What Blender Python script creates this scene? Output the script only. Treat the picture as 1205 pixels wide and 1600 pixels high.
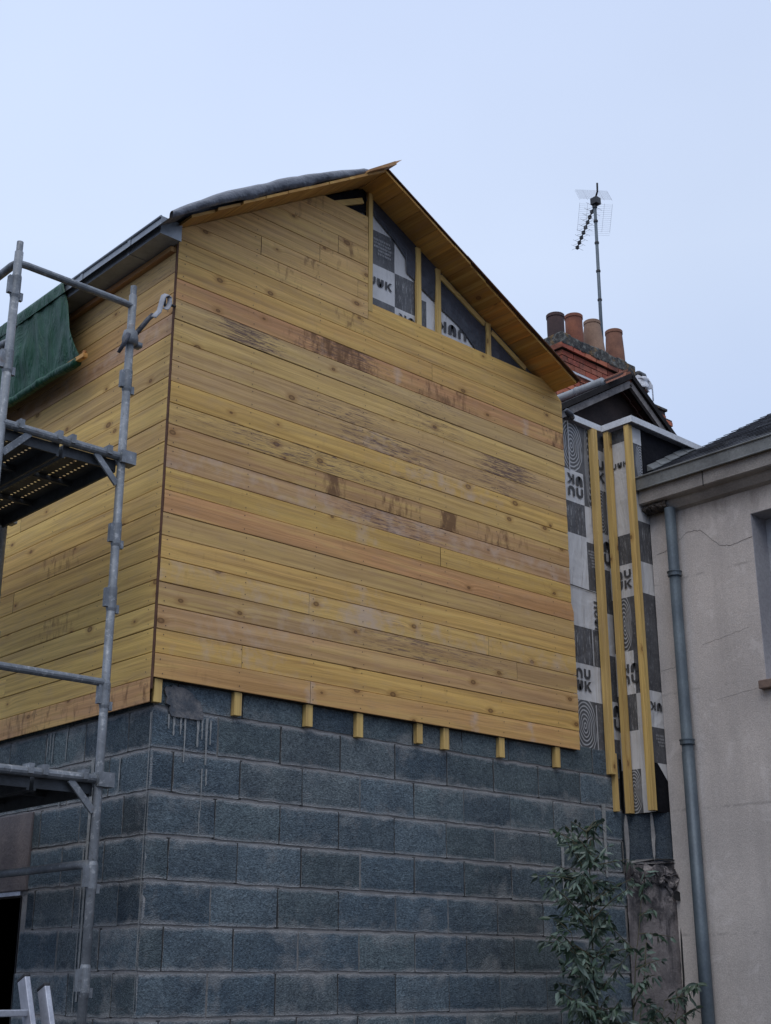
import bpy, math, random
from math import sin, cos, pi, radians, sqrt, atan2, exp
from mathutils import Vector, noise as mnoise
random.seed(7)
S = bpy.context.scene
for o in list(bpy.data.objects): bpy.data.objects.remove(o)

# ------------------------------------------------------------------ camera
# world: X runs along the gable wall, Y along the side wall, Z up; gable corner at the origin
cd = bpy.data.cameras.new('Camera'); cam = bpy.data.objects.new('Camera', cd); S.collection.objects.link(cam)
cam.location = (-3.3856, -5.3109, 1.6)
cam.rotation_euler = (radians(90 + 19.426), 0, radians(47.35 - 90))
cd.sensor_fit = 'VERTICAL'; cd.sensor_height = 24; cd.lens = 24 * 2070 / 1600
cd.clip_start = 0.05; cd.clip_end = 2000
S.camera = cam
# ------------------------------------------------------------------ world, sun, exposure
W = bpy.data.worlds.new('World'); S.world = W; W.use_nodes = True
wt = W.node_tree; wt.nodes.clear()
wo = wt.nodes.new('ShaderNodeOutputWorld'); bg = wt.nodes.new('ShaderNodeBackground')
SUN_EL, SUN_AZ = radians(52), radians(215)      # azimuth counter-clockwise from +X
sky = wt.nodes.new('ShaderNodeTexSky'); sky.sky_type = 'NISHITA'; sky.sun_disc = False
sky.sun_elevation = SUN_EL; sky.sun_rotation = pi/2 - SUN_AZ; sky.air_density = 1.0; sky.dust_density = 3.0
tc = wt.nodes.new('ShaderNodeTexCoord'); sp = wt.nodes.new('ShaderNodeSeparateXYZ')
wt.links.new(tc.outputs['Generated'], sp.inputs[0])
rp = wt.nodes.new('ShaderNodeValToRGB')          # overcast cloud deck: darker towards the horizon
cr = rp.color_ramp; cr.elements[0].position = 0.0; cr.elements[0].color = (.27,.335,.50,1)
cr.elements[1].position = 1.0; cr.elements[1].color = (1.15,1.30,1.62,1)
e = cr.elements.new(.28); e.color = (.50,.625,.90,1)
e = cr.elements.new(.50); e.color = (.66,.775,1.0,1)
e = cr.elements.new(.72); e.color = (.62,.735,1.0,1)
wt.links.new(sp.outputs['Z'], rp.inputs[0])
cn = wt.nodes.new('ShaderNodeTexNoise'); cn.inputs['Scale'].default_value = 1.7; cn.inputs['Detail'].default_value = 4
wt.links.new(tc.outputs['Generated'], cn.inputs['Vector'])
mr = wt.nodes.new('ShaderNodeMapRange'); mr.inputs['From Min'].default_value = .3; mr.inputs['From Max'].default_value = .7
mr.inputs['To Min'].default_value = .92; mr.inputs['To Max'].default_value = 1.04
wt.links.new(cn.outputs['Fac'], mr.inputs['Value'])
vm = wt.nodes.new('ShaderNodeVectorMath'); vm.operation = 'SCALE'
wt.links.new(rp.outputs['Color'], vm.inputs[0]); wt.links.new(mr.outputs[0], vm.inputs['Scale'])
sk = wt.nodes.new('ShaderNodeVectorMath'); sk.operation = 'SCALE'; sk.inputs['Scale'].default_value = 0.006
wt.links.new(sky.outputs['Color'], sk.inputs[0])
ad = wt.nodes.new('ShaderNodeVectorMath'); ad.operation = 'ADD'
wt.links.new(vm.outputs[0], ad.inputs[0]); wt.links.new(sk.outputs[0], ad.inputs[1])
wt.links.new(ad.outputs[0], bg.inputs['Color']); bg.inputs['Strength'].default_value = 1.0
wt.links.new(bg.outputs[0], wo.inputs[0])
sd = bpy.data.lights.new('Sun', 'SUN'); sun = bpy.data.objects.new('Sun', sd); S.collection.objects.link(sun)
sd.energy = 0.9; sd.angle = radians(40); sd.color = (1, .95, .88)
sv = Vector((cos(SUN_EL)*cos(SUN_AZ), cos(SUN_EL)*sin(SUN_AZ), sin(SUN_EL)))
sun.rotation_euler = sv.to_track_quat('Z', 'Y').to_euler(); sun.location = (-6, -8, 12)
S.view_settings.view_transform = 'Standard'; S.view_settings.look = 'None'
S.view_settings.exposure = 0; S.view_settings.gamma = 1; S.view_settings.use_curve_mapping = False
S.render.engine = 'CYCLES'; S.cycles.max_bounces = 6

# ------------------------------------------------------------------ materials
class NT:
    def __init__(s, name):
        s.m = bpy.data.materials.new(name); s.m.use_nodes = True; s.t = s.m.node_tree
        s.b = s.t.nodes['Principled BSDF']
    def n(s, typ, **k):
        x = s.t.nodes.new('ShaderNode' + typ)
        for a, v in k.items():
            if hasattr(x, a) and a not in ('Scale',): setattr(x, a, v)
            else: s.set(x, a.replace('_', ' '), v)
        return x
    def set(s, x, key, v):
        i = x.inputs[key]
        if isinstance(v, bpy.types.NodeSocket): s.t.links.new(v, i)
        elif hasattr(i.default_value, '__len__') and len(v) == 3 and len(i.default_value) == 4: i.default_value = (*v, 1)
        else: i.default_value = v
    def math(s, op, a, b=0.0, c=None, clamp=False):
        x = s.t.nodes.new('ShaderNodeMath'); x.operation = op; x.use_clamp = clamp
        for i, v in enumerate((a, b) if c is None else (a, b, c)):
            if isinstance(v, bpy.types.NodeSocket): s.t.links.new(v, x.inputs[i])
            else: x.inputs[i].default_value = v
        return x.outputs[0]
    def mix(s, f, a, b, mode='MIX'):
        x = s.t.nodes.new('ShaderNodeMix'); x.data_type = 'RGBA'; x.blend_type = mode
        for k, v in ((0, f), (6, a), (7, b)):
            i = x.inputs[k]
            if isinstance(v, bpy.types.NodeSocket): s.t.links.new(v, i)
            elif k == 0: i.default_value = v
            else: i.default_value = (*v[:3], 1)
        return x.outputs[2]
    def rng(s, v, a, b, c=0., d=1.):
        x = s.t.nodes.new('ShaderNodeMapRange'); s.t.links.new(v, x.inputs[0])
        for i, q in enumerate((a, b, c, d)): x.inputs[i+1].default_value = q
        return x.outputs[0]
    def noise(s, vec, scale, detail=4, rough=.55, dist=0):
        x = s.t.nodes.new('ShaderNodeTexNoise')
        if vec is not None: s.t.links.new(vec, x.inputs['Vector'])
        x.inputs['Scale'].default_value = scale; x.inputs['Detail'].default_value = detail
        x.inputs['Roughness'].default_value = rough; x.inputs['Distortion'].default_value = dist
        return x.outputs['Fac']
    def mapping(s, vec, scale=(1,1,1), loc=(0,0,0)):
        x = s.t.nodes.new('ShaderNodeMapping'); s.t.links.new(vec, x.inputs[0])
        x.inputs['Scale'].default_value = scale; x.inputs['Location'].default_value = loc
        return x.outputs[0]
    def obj(s): return s.t.nodes.new('ShaderNodeTexCoord').outputs['Object']
    def uv(s): return s.t.nodes.new('ShaderNodeTexCoord').outputs['UV']
    def attr(s, name, out='Color'):
        x = s.t.nodes.new('ShaderNodeAttribute'); x.attribute_name = name; return x.outputs[out]
    def sep(s, v):
        x = s.t.nodes.new('ShaderNodeSeparateXYZ'); s.t.links.new(v, x.inputs[0]); return x.outputs
    def comb(s, a, b, c=0.0):
        x = s.t.nodes.new('ShaderNodeCombineXYZ')
        for i, v in enumerate((a, b, c)):
            if isinstance(v, bpy.types.NodeSocket): s.t.links.new(v, x.inputs[i])
            else: x.inputs[i].default_value = v
        return x.outputs[0]
    def out(s, col, rough=.8, metal=0., bump=None, bs=.3, bd=.01, spec=None):
        s.set(s.b, 'Base Color', col); s.set(s.b, 'Roughness', rough); s.set(s.b, 'Metallic', metal)
        if spec is not None: s.b.inputs['Specular IOR Level'].default_value = spec
        if bump is not None:
            x = s.t.nodes.new('ShaderNodeBump'); x.inputs['Strength'].default_value = bs; x.inputs['Distance'].default_value = bd
            s.t.links.new(bump, x.inputs['Height']); s.t.links.new(x.outputs[0], s.b.inputs['Normal'])
        return s.m

def mk(name, c1, c2, scale=6, rough=.8, metal=0., bump=.2, bd=.005, lo=.35, hi=.65, fine=60, spec=None):
    t = NT(name); v = t.obj()
    a = t.noise(v, scale, 6, .6); f = t.rng(a, lo, hi)
    g = t.noise(v, fine, 4, .6)
    c = t.mix(f, c1, c2)
    c = t.mix(t.rng(g, .3, .75), t.mix(.25, c, (0,0,0)), c)
    return t.out(c, rough, metal, t.math('ADD', g, t.math('MULTIPLY', a, .6)), bump, bd, spec)

def wood_mat(name, fresh=1.0):
    t = NT(name); uv = t.uv(); tint = t.attr('tint'); st = t.sep(t.attr('stain'))
    s3 = t.sep(uv)
    vo = t.n('TexVoronoi'); vo.voronoi_dimensions = '2D'; vo.inputs['Scale'].default_value = 1
    t.t.links.new(t.mapping(uv, (2.7, 4.3, 1)), vo.inputs['Vector'])
    d = vo.outputs['Distance']
    kn = t.math('GREATER_THAN', t.sep(vo.outputs['Color'])[0], .56)
    d = t.math('ADD', d, t.math('MULTIPLY', t.math('SUBTRACT', 1, kn), 1.0))
    d = t.math('ADD', d, t.math('MULTIPLY', t.sep(vo.outputs['Color'])[1], .045))
    near = t.rng(d, .0, .30, 1, 0)
    low = t.noise(t.mapping(uv, (1.1, 5, 1)), 1, 3)
    v2 = t.math('ADD', s3[1], t.math('ADD', t.math('MULTIPLY', t.math('POWER', near, 2), .03), t.math('MULTIPLY', low, .05)))
    gv = t.comb(s3[0], v2, 0)
    fine = t.noise(t.mapping(gv, (3, 230, 1)), 1, 4, .65)
    band = t.noise(t.mapping(gv, (.7, 42, 1)), 1, 3, .5)
    broad = t.noise(t.mapping(uv, (1.3, 9, 1)), 1, 3)
    c = t.mix(t.rng(band, .35, .68), tint, t.mix(.42, tint, (.20,.105,.03)))
    c = t.mix(t.rng(broad, .45, .75), c, t.mix(.30, c, (.78,.60,.20)))
    c = t.mix(t.rng(fine, .42, .72, 0, .45), c, t.mix(.6, c, (.13,.08,.03)))
    drift = t.noise(t.mapping(uv, (.9, 22, 1)), 1, 4, .6, .5)
    c = t.mix(t.rng(drift, .50, .66, 0, .55), c, t.mix(.6, c, (.30,.205,.115)))
    c = t.mix(t.rng(drift, .36, .46, .5, 0), c, t.mix(.6, c, (.70,.55,.20)))
    cath = t.noise(t.mapping(gv, (1.6, 75, 1)), 1, 2, .5, 1.5)
    c = t.mix(t.rng(cath, .56, .62, 0, .35), c, t.mix(.7, c, (.22,.13,.055)))
    # mottled handling marks
    mot = t.noise(t.mapping(uv, (7, 14, 1)), 1, 5, .6)
    c = t.mix(t.rng(mot, .52, .80, 0, .5), c, t.mix(.5, c, (.36,.29,.25)))
    # knots with a darker core and a warm halo
    c = t.mix(t.rng(d, .07, .16, .5, 0), c, (.27,.14,.045))
    c = t.mix(t.math('MULTIPLY', t.rng(d, .060, .075, .75, 0), t.rng(d, .02, .055, .45, 1)), c, (.10,.055,.025))
    # blue-stain streaks, brown patches, pale bloom (painted masks held by the boards)
    strk = t.noise(t.mapping(uv, (7, 105, 1)), 1, 6, .72, 1.2)
    m1 = t.rng(t.math('ADD', strk, t.math('MULTIPLY', st[0], .22)), .60, .70)
    c = t.mix(t.math('MULTIPLY', m1, t.rng(st[0], .05, .5, 0, .9)), c, (.115,.078,.08))
    m2 = t.rng(t.math('ADD', t.noise(t.mapping(uv, (26, 10, 1)), 1, 4, .6), t.math('MULTIPLY', st[1], .30)), .61, .82)
    c = t.mix(t.math('MULTIPLY', m2, t.rng(st[1], .03, .3, 0, .85)), c, (.13,.07,.035))
    m3 = t.rng(t.math('ADD', t.noise(t.mapping(uv, (11, 11, 1)), 1, 4, .6), t.math('MULTIPLY', st[2], .45)), .62, .95)
    c = t.mix(t.math('MULTIPLY', m3, t.rng(st[2], .02, .3, 0, .75)), c, (.50,.42,.36))
    c = t.mix(1.0, c, (1.17,1.045,.93), 'MULTIPLY')
    return t.out(c, .72, 0, t.math('ADD', fine, t.math('MULTIPLY', mot, .3)), .35, .002, .3)

M = {}
M['wood'] = wood_mat('spruce_boards')
M['gap'] = mk('shadow_gap', (.02,.012,.008), (.035,.02,.012), 8)
M['trim'] = mk('corner_trim', (.16,.07,.035), (.09,.04,.02), 12)
M['nail'] = mk('nail_head', (.05,.035,.03), (.09,.06,.04), 30, .5)

def block_mat(name):
    t = NT(name); uv = t.uv(); ob = t.obj(); tint = t.attr('tint'); s3 = t.sep(uv)
    g = t.noise(ob, 75, 6, .8); vor = t.n('TexVoronoi'); vor.inputs['Scale'].default_value = 120
    t.t.links.new(ob, vor.inputs['Vector'])
    big = t.noise(ob, 4.2, 6, .7, .4); mid = t.noise(ob, 9, 5, .65)
    c = t.mix(t.rng(big, .3, .7), tint, t.mix(.62, tint, (.035,.055,.085)))
    c = t.mix(t.rng(mid, .45, .75, 0, .8), c, t.mix(.5, c, (.21,.25,.26)))
    c = t.mix(t.rng(g, .36, .62, .75, 0), c, (.02,.026,.034))
    c = t.mix(t.rng(g, .60, .8, 0, .6), c, (.36,.39,.38))
    # mortar smeared over the block edges
    ey = t.math('ABSOLUTE', s3[1]); sm = t.noise(ob, 14, 5, .65)
    e1 = t.rng(t.math('ADD', ey, t.math('MULTIPLY', sm, .045)), .098, .118)
    c = t.mix(t.math('MULTIPLY', e1, .62), c, (.44,.43,.42))
    wash = t.rng(t.math('ADD', t.noise(ob, 4.3, 7, .72), t.math('MULTIPLY', ey, 1.2)), .58, .76, 0, .55)
    c = t.mix(wash, c, (.34,.335,.32))
    hgt = t.math('ADD', t.math('MULTIPLY', g, 1.0), t.math('MULTIPLY', vor.outputs['Distance'], .8))
    return t.out(c, .95, 0, t.math('ADD', hgt, t.math('MULTIPLY', mid, .8)), .8, .006, .2)
M['block'] = block_mat('concrete_block')
M['mortar'] = mk('mortar', (.40,.38,.36), (.25,.24,.235), 7, .95, bump=.6, bd=.006)
M['jointdark'] = mk('open_joint', (.03,.03,.032), (.06,.058,.055), 20, .95)
M['drip'] = mk('cement_drip', (.38,.38,.36), (.25,.26,.26), 20, .95, bump=.5)
M['lintel'] = mk('rendered_lintel', (.24,.20,.19), (.13,.115,.12), 5, .95, bump=.7, bd=.006)
M['patch'] = mk('thin_render_patch', (.22,.21,.205), (.10,.11,.125), 14, .95, bump=.8, bd=.008, lo=.42, hi=.58)
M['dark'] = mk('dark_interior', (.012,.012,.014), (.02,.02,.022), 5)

def membrane_mat(name, kind):
    t = NT(name); uv = t.uv(); ob = t.obj(); wr = t.noise(ob, 6, 3, .5, .6)
    light = t.mix(t.rng(t.noise(ob, 5, 4), .3, .7), (.55,.54,.53), (.64,.63,.62))
    dark = t.mix(t.rng(t.noise(ob, 9, 4), .3, .7), (.065,.065,.07), (.12,.12,.125))
    pale = (.42,.42,.42)
    if kind == 'light': c = light
    elif kind == 'dark': c = t.mix(t.rng(t.noise(ob, 55, 3, .7), .55, .7, 0, .3), dark, pale)
    elif kind == 'grain':
        n = t.noise(t.mapping(uv, (26, 2.2, 1)), 1, 3, .75)
        c = t.mix(t.rng(n, .57, .62, 0, .8), dark, pale)
    else:
        s3 = t.sep(t.mapping(uv, (1, 1, 1), (-.62, -.52, 0)))
        wob = t.noise(t.mapping(uv, (2.2, 2.2, 1)), 1, 2)
        r = t.math('SQRT', t.math('ADD', t.math('POWER', t.math('MULTIPLY', s3[0], 1.35), 2), t.math('POWER', s3[1], 2)))
        w = t.math('SINE', t.math('MULTIPLY', t.math('ADD', r, t.math('MULTIPLY', wob, .12)), 78))
        c = t.mix(t.math('MULTIPLY', t.rng(w, .25, .6), t.rng(r, .52, .6, 1, 0)), dark, pale)
    return t.out(c, .55, 0, t.math('ADD', wr, t.math('MULTIPLY', t.noise(t.mapping(ob, (9, 9, 1.6)), 1, 3, .6, 1.0), 1.2)), .75, .02, .45)
for k in ('light', 'dark', 'grain', 'ring'): M['mem_'+k] = membrane_mat('wall_membrane_'+k, k)
M['ink'] = mk('membrane_ink', (.055,.055,.06), (.075,.075,.08), 20, .6)
M['inkw'] = mk('membrane_pale_ink', (.42,.42,.43), (.5,.5,.5), 20, .6)
M['underlay'] = mk('black_underlay', (.006,.006,.008), (.014,.014,.018), 3, .8, bump=.6, bd=.03, fine=9, spec=.12)
M['flap'] = mk('blue_black_underlay', (.03,.034,.045), (.065,.07,.09), 4, .5, bump=.7, bd=.03, fine=9)
M['rollmem'] = mk('roofing_felt', (.075,.08,.10), (.15,.16,.185), 4.5, .33, bump=.5, bd=.03, fine=9, spec=.6)

def galv_mat():
    t = NT('galvanised_steel'); ob = t.obj()
    v = t.n('TexVoronoi'); v.inputs['Scale'].default_value = 60; t.t.links.new(ob, v.inputs['Vector'])
    n = t.noise(ob, 9, 5, .65); m = t.noise(ob, 38, 4, .7)
    c = t.mix(t.rng(n, .35, .65), (.25,.265,.28), (.15,.165,.18))
    c = t.mix(t.rng(m, .56, .68, 0, .75), c, (.46,.47,.47))
    c = t.mix(t.rng(t.noise(ob, 5, 5, .7), .62, .70, 0, .6), c, (.17,.105,.07))
    c = t.mix(t.rng(m, .30, .40, .7, 0), c, (.10,.10,.10))
    return t.out(c, t.rng(n, .3, .7, .42, .7), .35, v.outputs['Distance'], .25, .003)
M['galv'] = galv_mat()
M['deckmetal'] = mk('steel_deck', (.10,.11,.12), (.055,.06,.065), 9, .6, .4, .2)
M['zinc'] = mk('grey_zinc', (.26,.285,.315), (.34,.365,.39), 3, .38, .35, .12, fine=25)
M['oldzinc'] = mk('weathered_zinc', (.24,.25,.245), (.13,.135,.135), 5, .6, .2, .25)
M['zincpale'] = mk('pale_zinc', (.38,.41,.43), (.24,.26,.28), 4, .55, .1, .2)
M['pipezinc'] = mk('downpipe_zinc', (.135,.17,.195), (.085,.11,.135), 4, .5, .3, .15)
M['alu'] = mk('aluminium', (.55,.56,.60), (.40,.41,.45), 8, .4, .5, .1)
M['blackplastic'] = mk('black_plastic', (.015,.015,.016), (.025,.025,.027), 9, .5)
M['whiteflash'] = mk('pale_flashing', (.78,.79,.80), (.66,.67,.69), 6, .45, .1, .08)
def tarp_mat():
    t = NT('green_tarpaulin'); ob = t.obj(); s = t.sep(ob)
    n = t.noise(ob, 5, 5, .6); w = t.noise(t.mapping(ob, (1, 60, 60)), 1, 2)
    c = t.mix(t.rng(n, .3, .7), (.003,.040,.018), (.010,.078,.036))
    cre = t.noise(t.mapping(ob, (3, 9, 3)), 1, 4, .6, 1.2)
    return t.out(c, .5, 0, t.math('ADD', t.math('MULTIPLY', cre, 3), t.math('MULTIPLY', w, .1)), .7, .02, .4)
M['tarp'] = tarp_mat()
def facade_mat():
    t = NT('sandy_render'); ob = t.obj(); s = t.sep(ob)
    n = t.noise(ob, 1.7, 6, .6); g = t.noise(ob, 130, 4, .7); sp_ = t.noise(ob, 28, 4, .75)
    c = t.mix(t.rng(n, .3, .7), (.72,.655,.605), (.55,.505,.475))
    c = t.mix(t.rng(g, .35, .7, .35, 0), c, (.13,.11,.10))
    c = t.mix(t.rng(sp_, .66, .75, 0, .45), c, (.12,.10,.09))
    stn = t.noise(t.mapping(ob, (5, 5, .55)), 1, 6, .65)
    c = t.mix(t.rng(stn, .50, .72, 0, .38), c, (.32,.295,.28))
    blo = t.noise(ob, 5.5, 5, .7, .6)
    c = t.mix(t.rng(blo, .56, .66, 0, .30), c, (.78,.73,.70))
    crs = t.math('ABSOLUTE', t.math('SUBTRACT', t.math('FRACT', t.math('ADD', t.math('MULTIPLY', s[2], 1.33), t.math('MULTIPLY', stn, .06))), .5))
    c = t.mix(t.math('MULTIPLY', t.rng(crs, .004, .016, .35, 0), t.rng(blo, .48, .56)), c, (.16,.14,.13))
    # soot and algae creeping down from the cornice in tongues
    tong = t.noise(t.mapping(ob, (6, 6, 2.2)), 1, 5, .65)
    m = t.rng(t.math('ADD', s[2], t.math('MULTIPLY', tong, .38)), 4.66, 4.86, 0, .8)
    c = t.mix(m, c, (.085,.075,.065))
    return t.out(c, .95, 0, t.math('ADD', g, t.math('MULTIPLY', sp_, .5)), .6, .004, .2)
M['facade'] = facade_mat()
M['reveal'] = mk('painted_reveal', (.46,.45,.47), (.36,.355,.38), 3, .85, bump=.3)
M['stone'] = mk('grey_stone_cornice', (.40,.37,.34), (.26,.24,.225), 3.5, .95, bump=.6, bd=.006, fine=80)
M['stonedark'] = mk('broken_stone', (.12,.10,.085), (.035,.03,.03), 22, .98, bump=1, bd=.02)
M['sill'] = mk('brick_sill', (.26,.18,.14), (.17,.12,.10), 12, .9)
def plaster_mat():
    t = NT('weathered_plaster'); ob = t.obj(); s = t.sep(ob)
    n = t.noise(ob, 4, 6, .65); g = t.noise(ob, 60, 5, .7)
    st = t.noise(t.mapping(ob, (14, 14, 1.6)), 1, 5, .65)
    c = t.mix(t.rng(n, .35, .65), (.27,.24,.235), (.14,.128,.13))
    hi = t.rng(s[2], 1.75, 2.2)
    c = t.mix(t.rng(t.math('ADD', st, t.math('MULTIPLY', hi, .10)), .54, .68, 0, .85), c, (.045,.045,.05))
    blot = t.noise(ob, 11, 5, .7)
    c = t.mix(t.math('MULTIPLY', t.rng(blot, .52, .60), t.rng(s[2], 1.85, 2.05)), c, (.05,.048,.052))
    c = t.mix(t.math('MULTIPLY', t.rng(blot, .42, .36), t.rng(s[2], 1.9, 2.05)), c, (.40,.36,.34))
    c = t.mix(t.rng(g, .35, .6, .4, 0), c, (.06,.055,.055))
    return t.out(c, .95, 0, t.math('ADD', g, n), .7, .01, .2)
M['plaster'] = plaster_mat()
def tint_mat(name, scale=30, rough=.9, bump=.5, dirt=(.03,.03,.03), damt=.6, dlo=.52, dhi=.7):
    t = NT(name); ob = t.obj(); c = t.attr('tint'); g = t.noise(ob, scale, 5, .7); n = t.noise(ob, 4.5, 6, .7)
    c = t.mix(t.rng(n, dlo, dhi, 0, damt), c, dirt)
    c = t.mix(t.rng(g, .3, .6, .35, 0), c, (.02,.02,.02))
    return t.out(c, rough, 0, g, bump, .005, .3)
M['brick'] = tint_mat('red_brick')
M['brickmortar'] = mk('dark_brick_mortar', (.035,.028,.026), (.065,.05,.045), 20, .95)
M['tile'] = tint_mat('roof_tile', 25, .85)
M['slate'] = tint_mat('roof_slate', 18, .6, .3, (.13,.12,.09), .5, .55, .75)
def lichen_mat():
    t = NT('lichened_concrete'); ob = t.obj(); n = t.noise(ob, 5, 6, .7); g = t.noise(ob, 16, 5, .75); y = t.noise(ob, 7, 5, .7)
    c = t.mix(t.rng(n, .35, .65), (.04,.042,.045), (.10,.095,.085))
    c = t.mix(t.rng(g, .50, .60, 0, .6), c, (.28,.28,.25))
    c = t.mix(t.rng(y, .55, .66, 0, .75), c, (.26,.15,.05))
    return t.out(c, .95, 0, g, .9, .02, .2)
M['lichen'] = lichen_mat()
M['pot_dark'] = mk('sooty_terracotta', (.10,.055,.05), (.05,.035,.035), 5, .85)
M['pot_red'] = mk('terracotta_red', (.36,.13,.07), (.22,.08,.05), 6, .85)
M['pot_cream'] = mk('terracotta_cream', (.38,.24,.16), (.26,.16,.11), 5, .85)
M['pot_orange'] = mk('terracotta_orange', (.32,.15,.09), (.20,.09,.06), 6, .85)
M['brownwall'] = mk('brown_old_render', (.085,.06,.052), (.045,.034,.034), 3, .95, bump=.5)
M['greywood'] = mk('weathered_board', (.30,.275,.26), (.15,.135,.13), 14, .85)
M['darkwood'] = mk('dark_board', (.014,.012,.012), (.03,.026,.025), 8, .85, spec=.2)
M['plasticbag'] = mk('white_plastic_sheet', (.80,.80,.82), (.68,.69,.72), 14, .4, bump=.8, bd=.02)
M['glass'] = mk('window_glass', (.05,.06,.075), (.03,.035,.045), 3, .06, .0, .02, spec=.9)
M['whitepaint'] = mk('white_window_paint', (.58,.58,.60), (.48,.48,.50), 6, .5)
M['bark'] = mk('green_brown_bark', (.07,.075,.035), (.10,.085,.05), 20, .8)
M['strap'] = mk('grey_webbing', (.50,.51,.54), (.36,.37,.40), 25, .7)
M['ground'] = mk('gravelly_ground', (.055,.05,.043), (.035,.032,.028), .8, .95, bump=.8, bd=.03)
def leaf_mat(name):
    t = NT(name); c = t.attr('tint'); n = t.noise(t.obj(), 25, 3)
    c = t.mix(t.rng(n, .3, .7, 0, .35), c, (.02,.035,.02))
    return t.out(c, .42, 0, n, .1, .002, .5)
M['leaf'] = leaf_mat('leaf')

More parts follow.
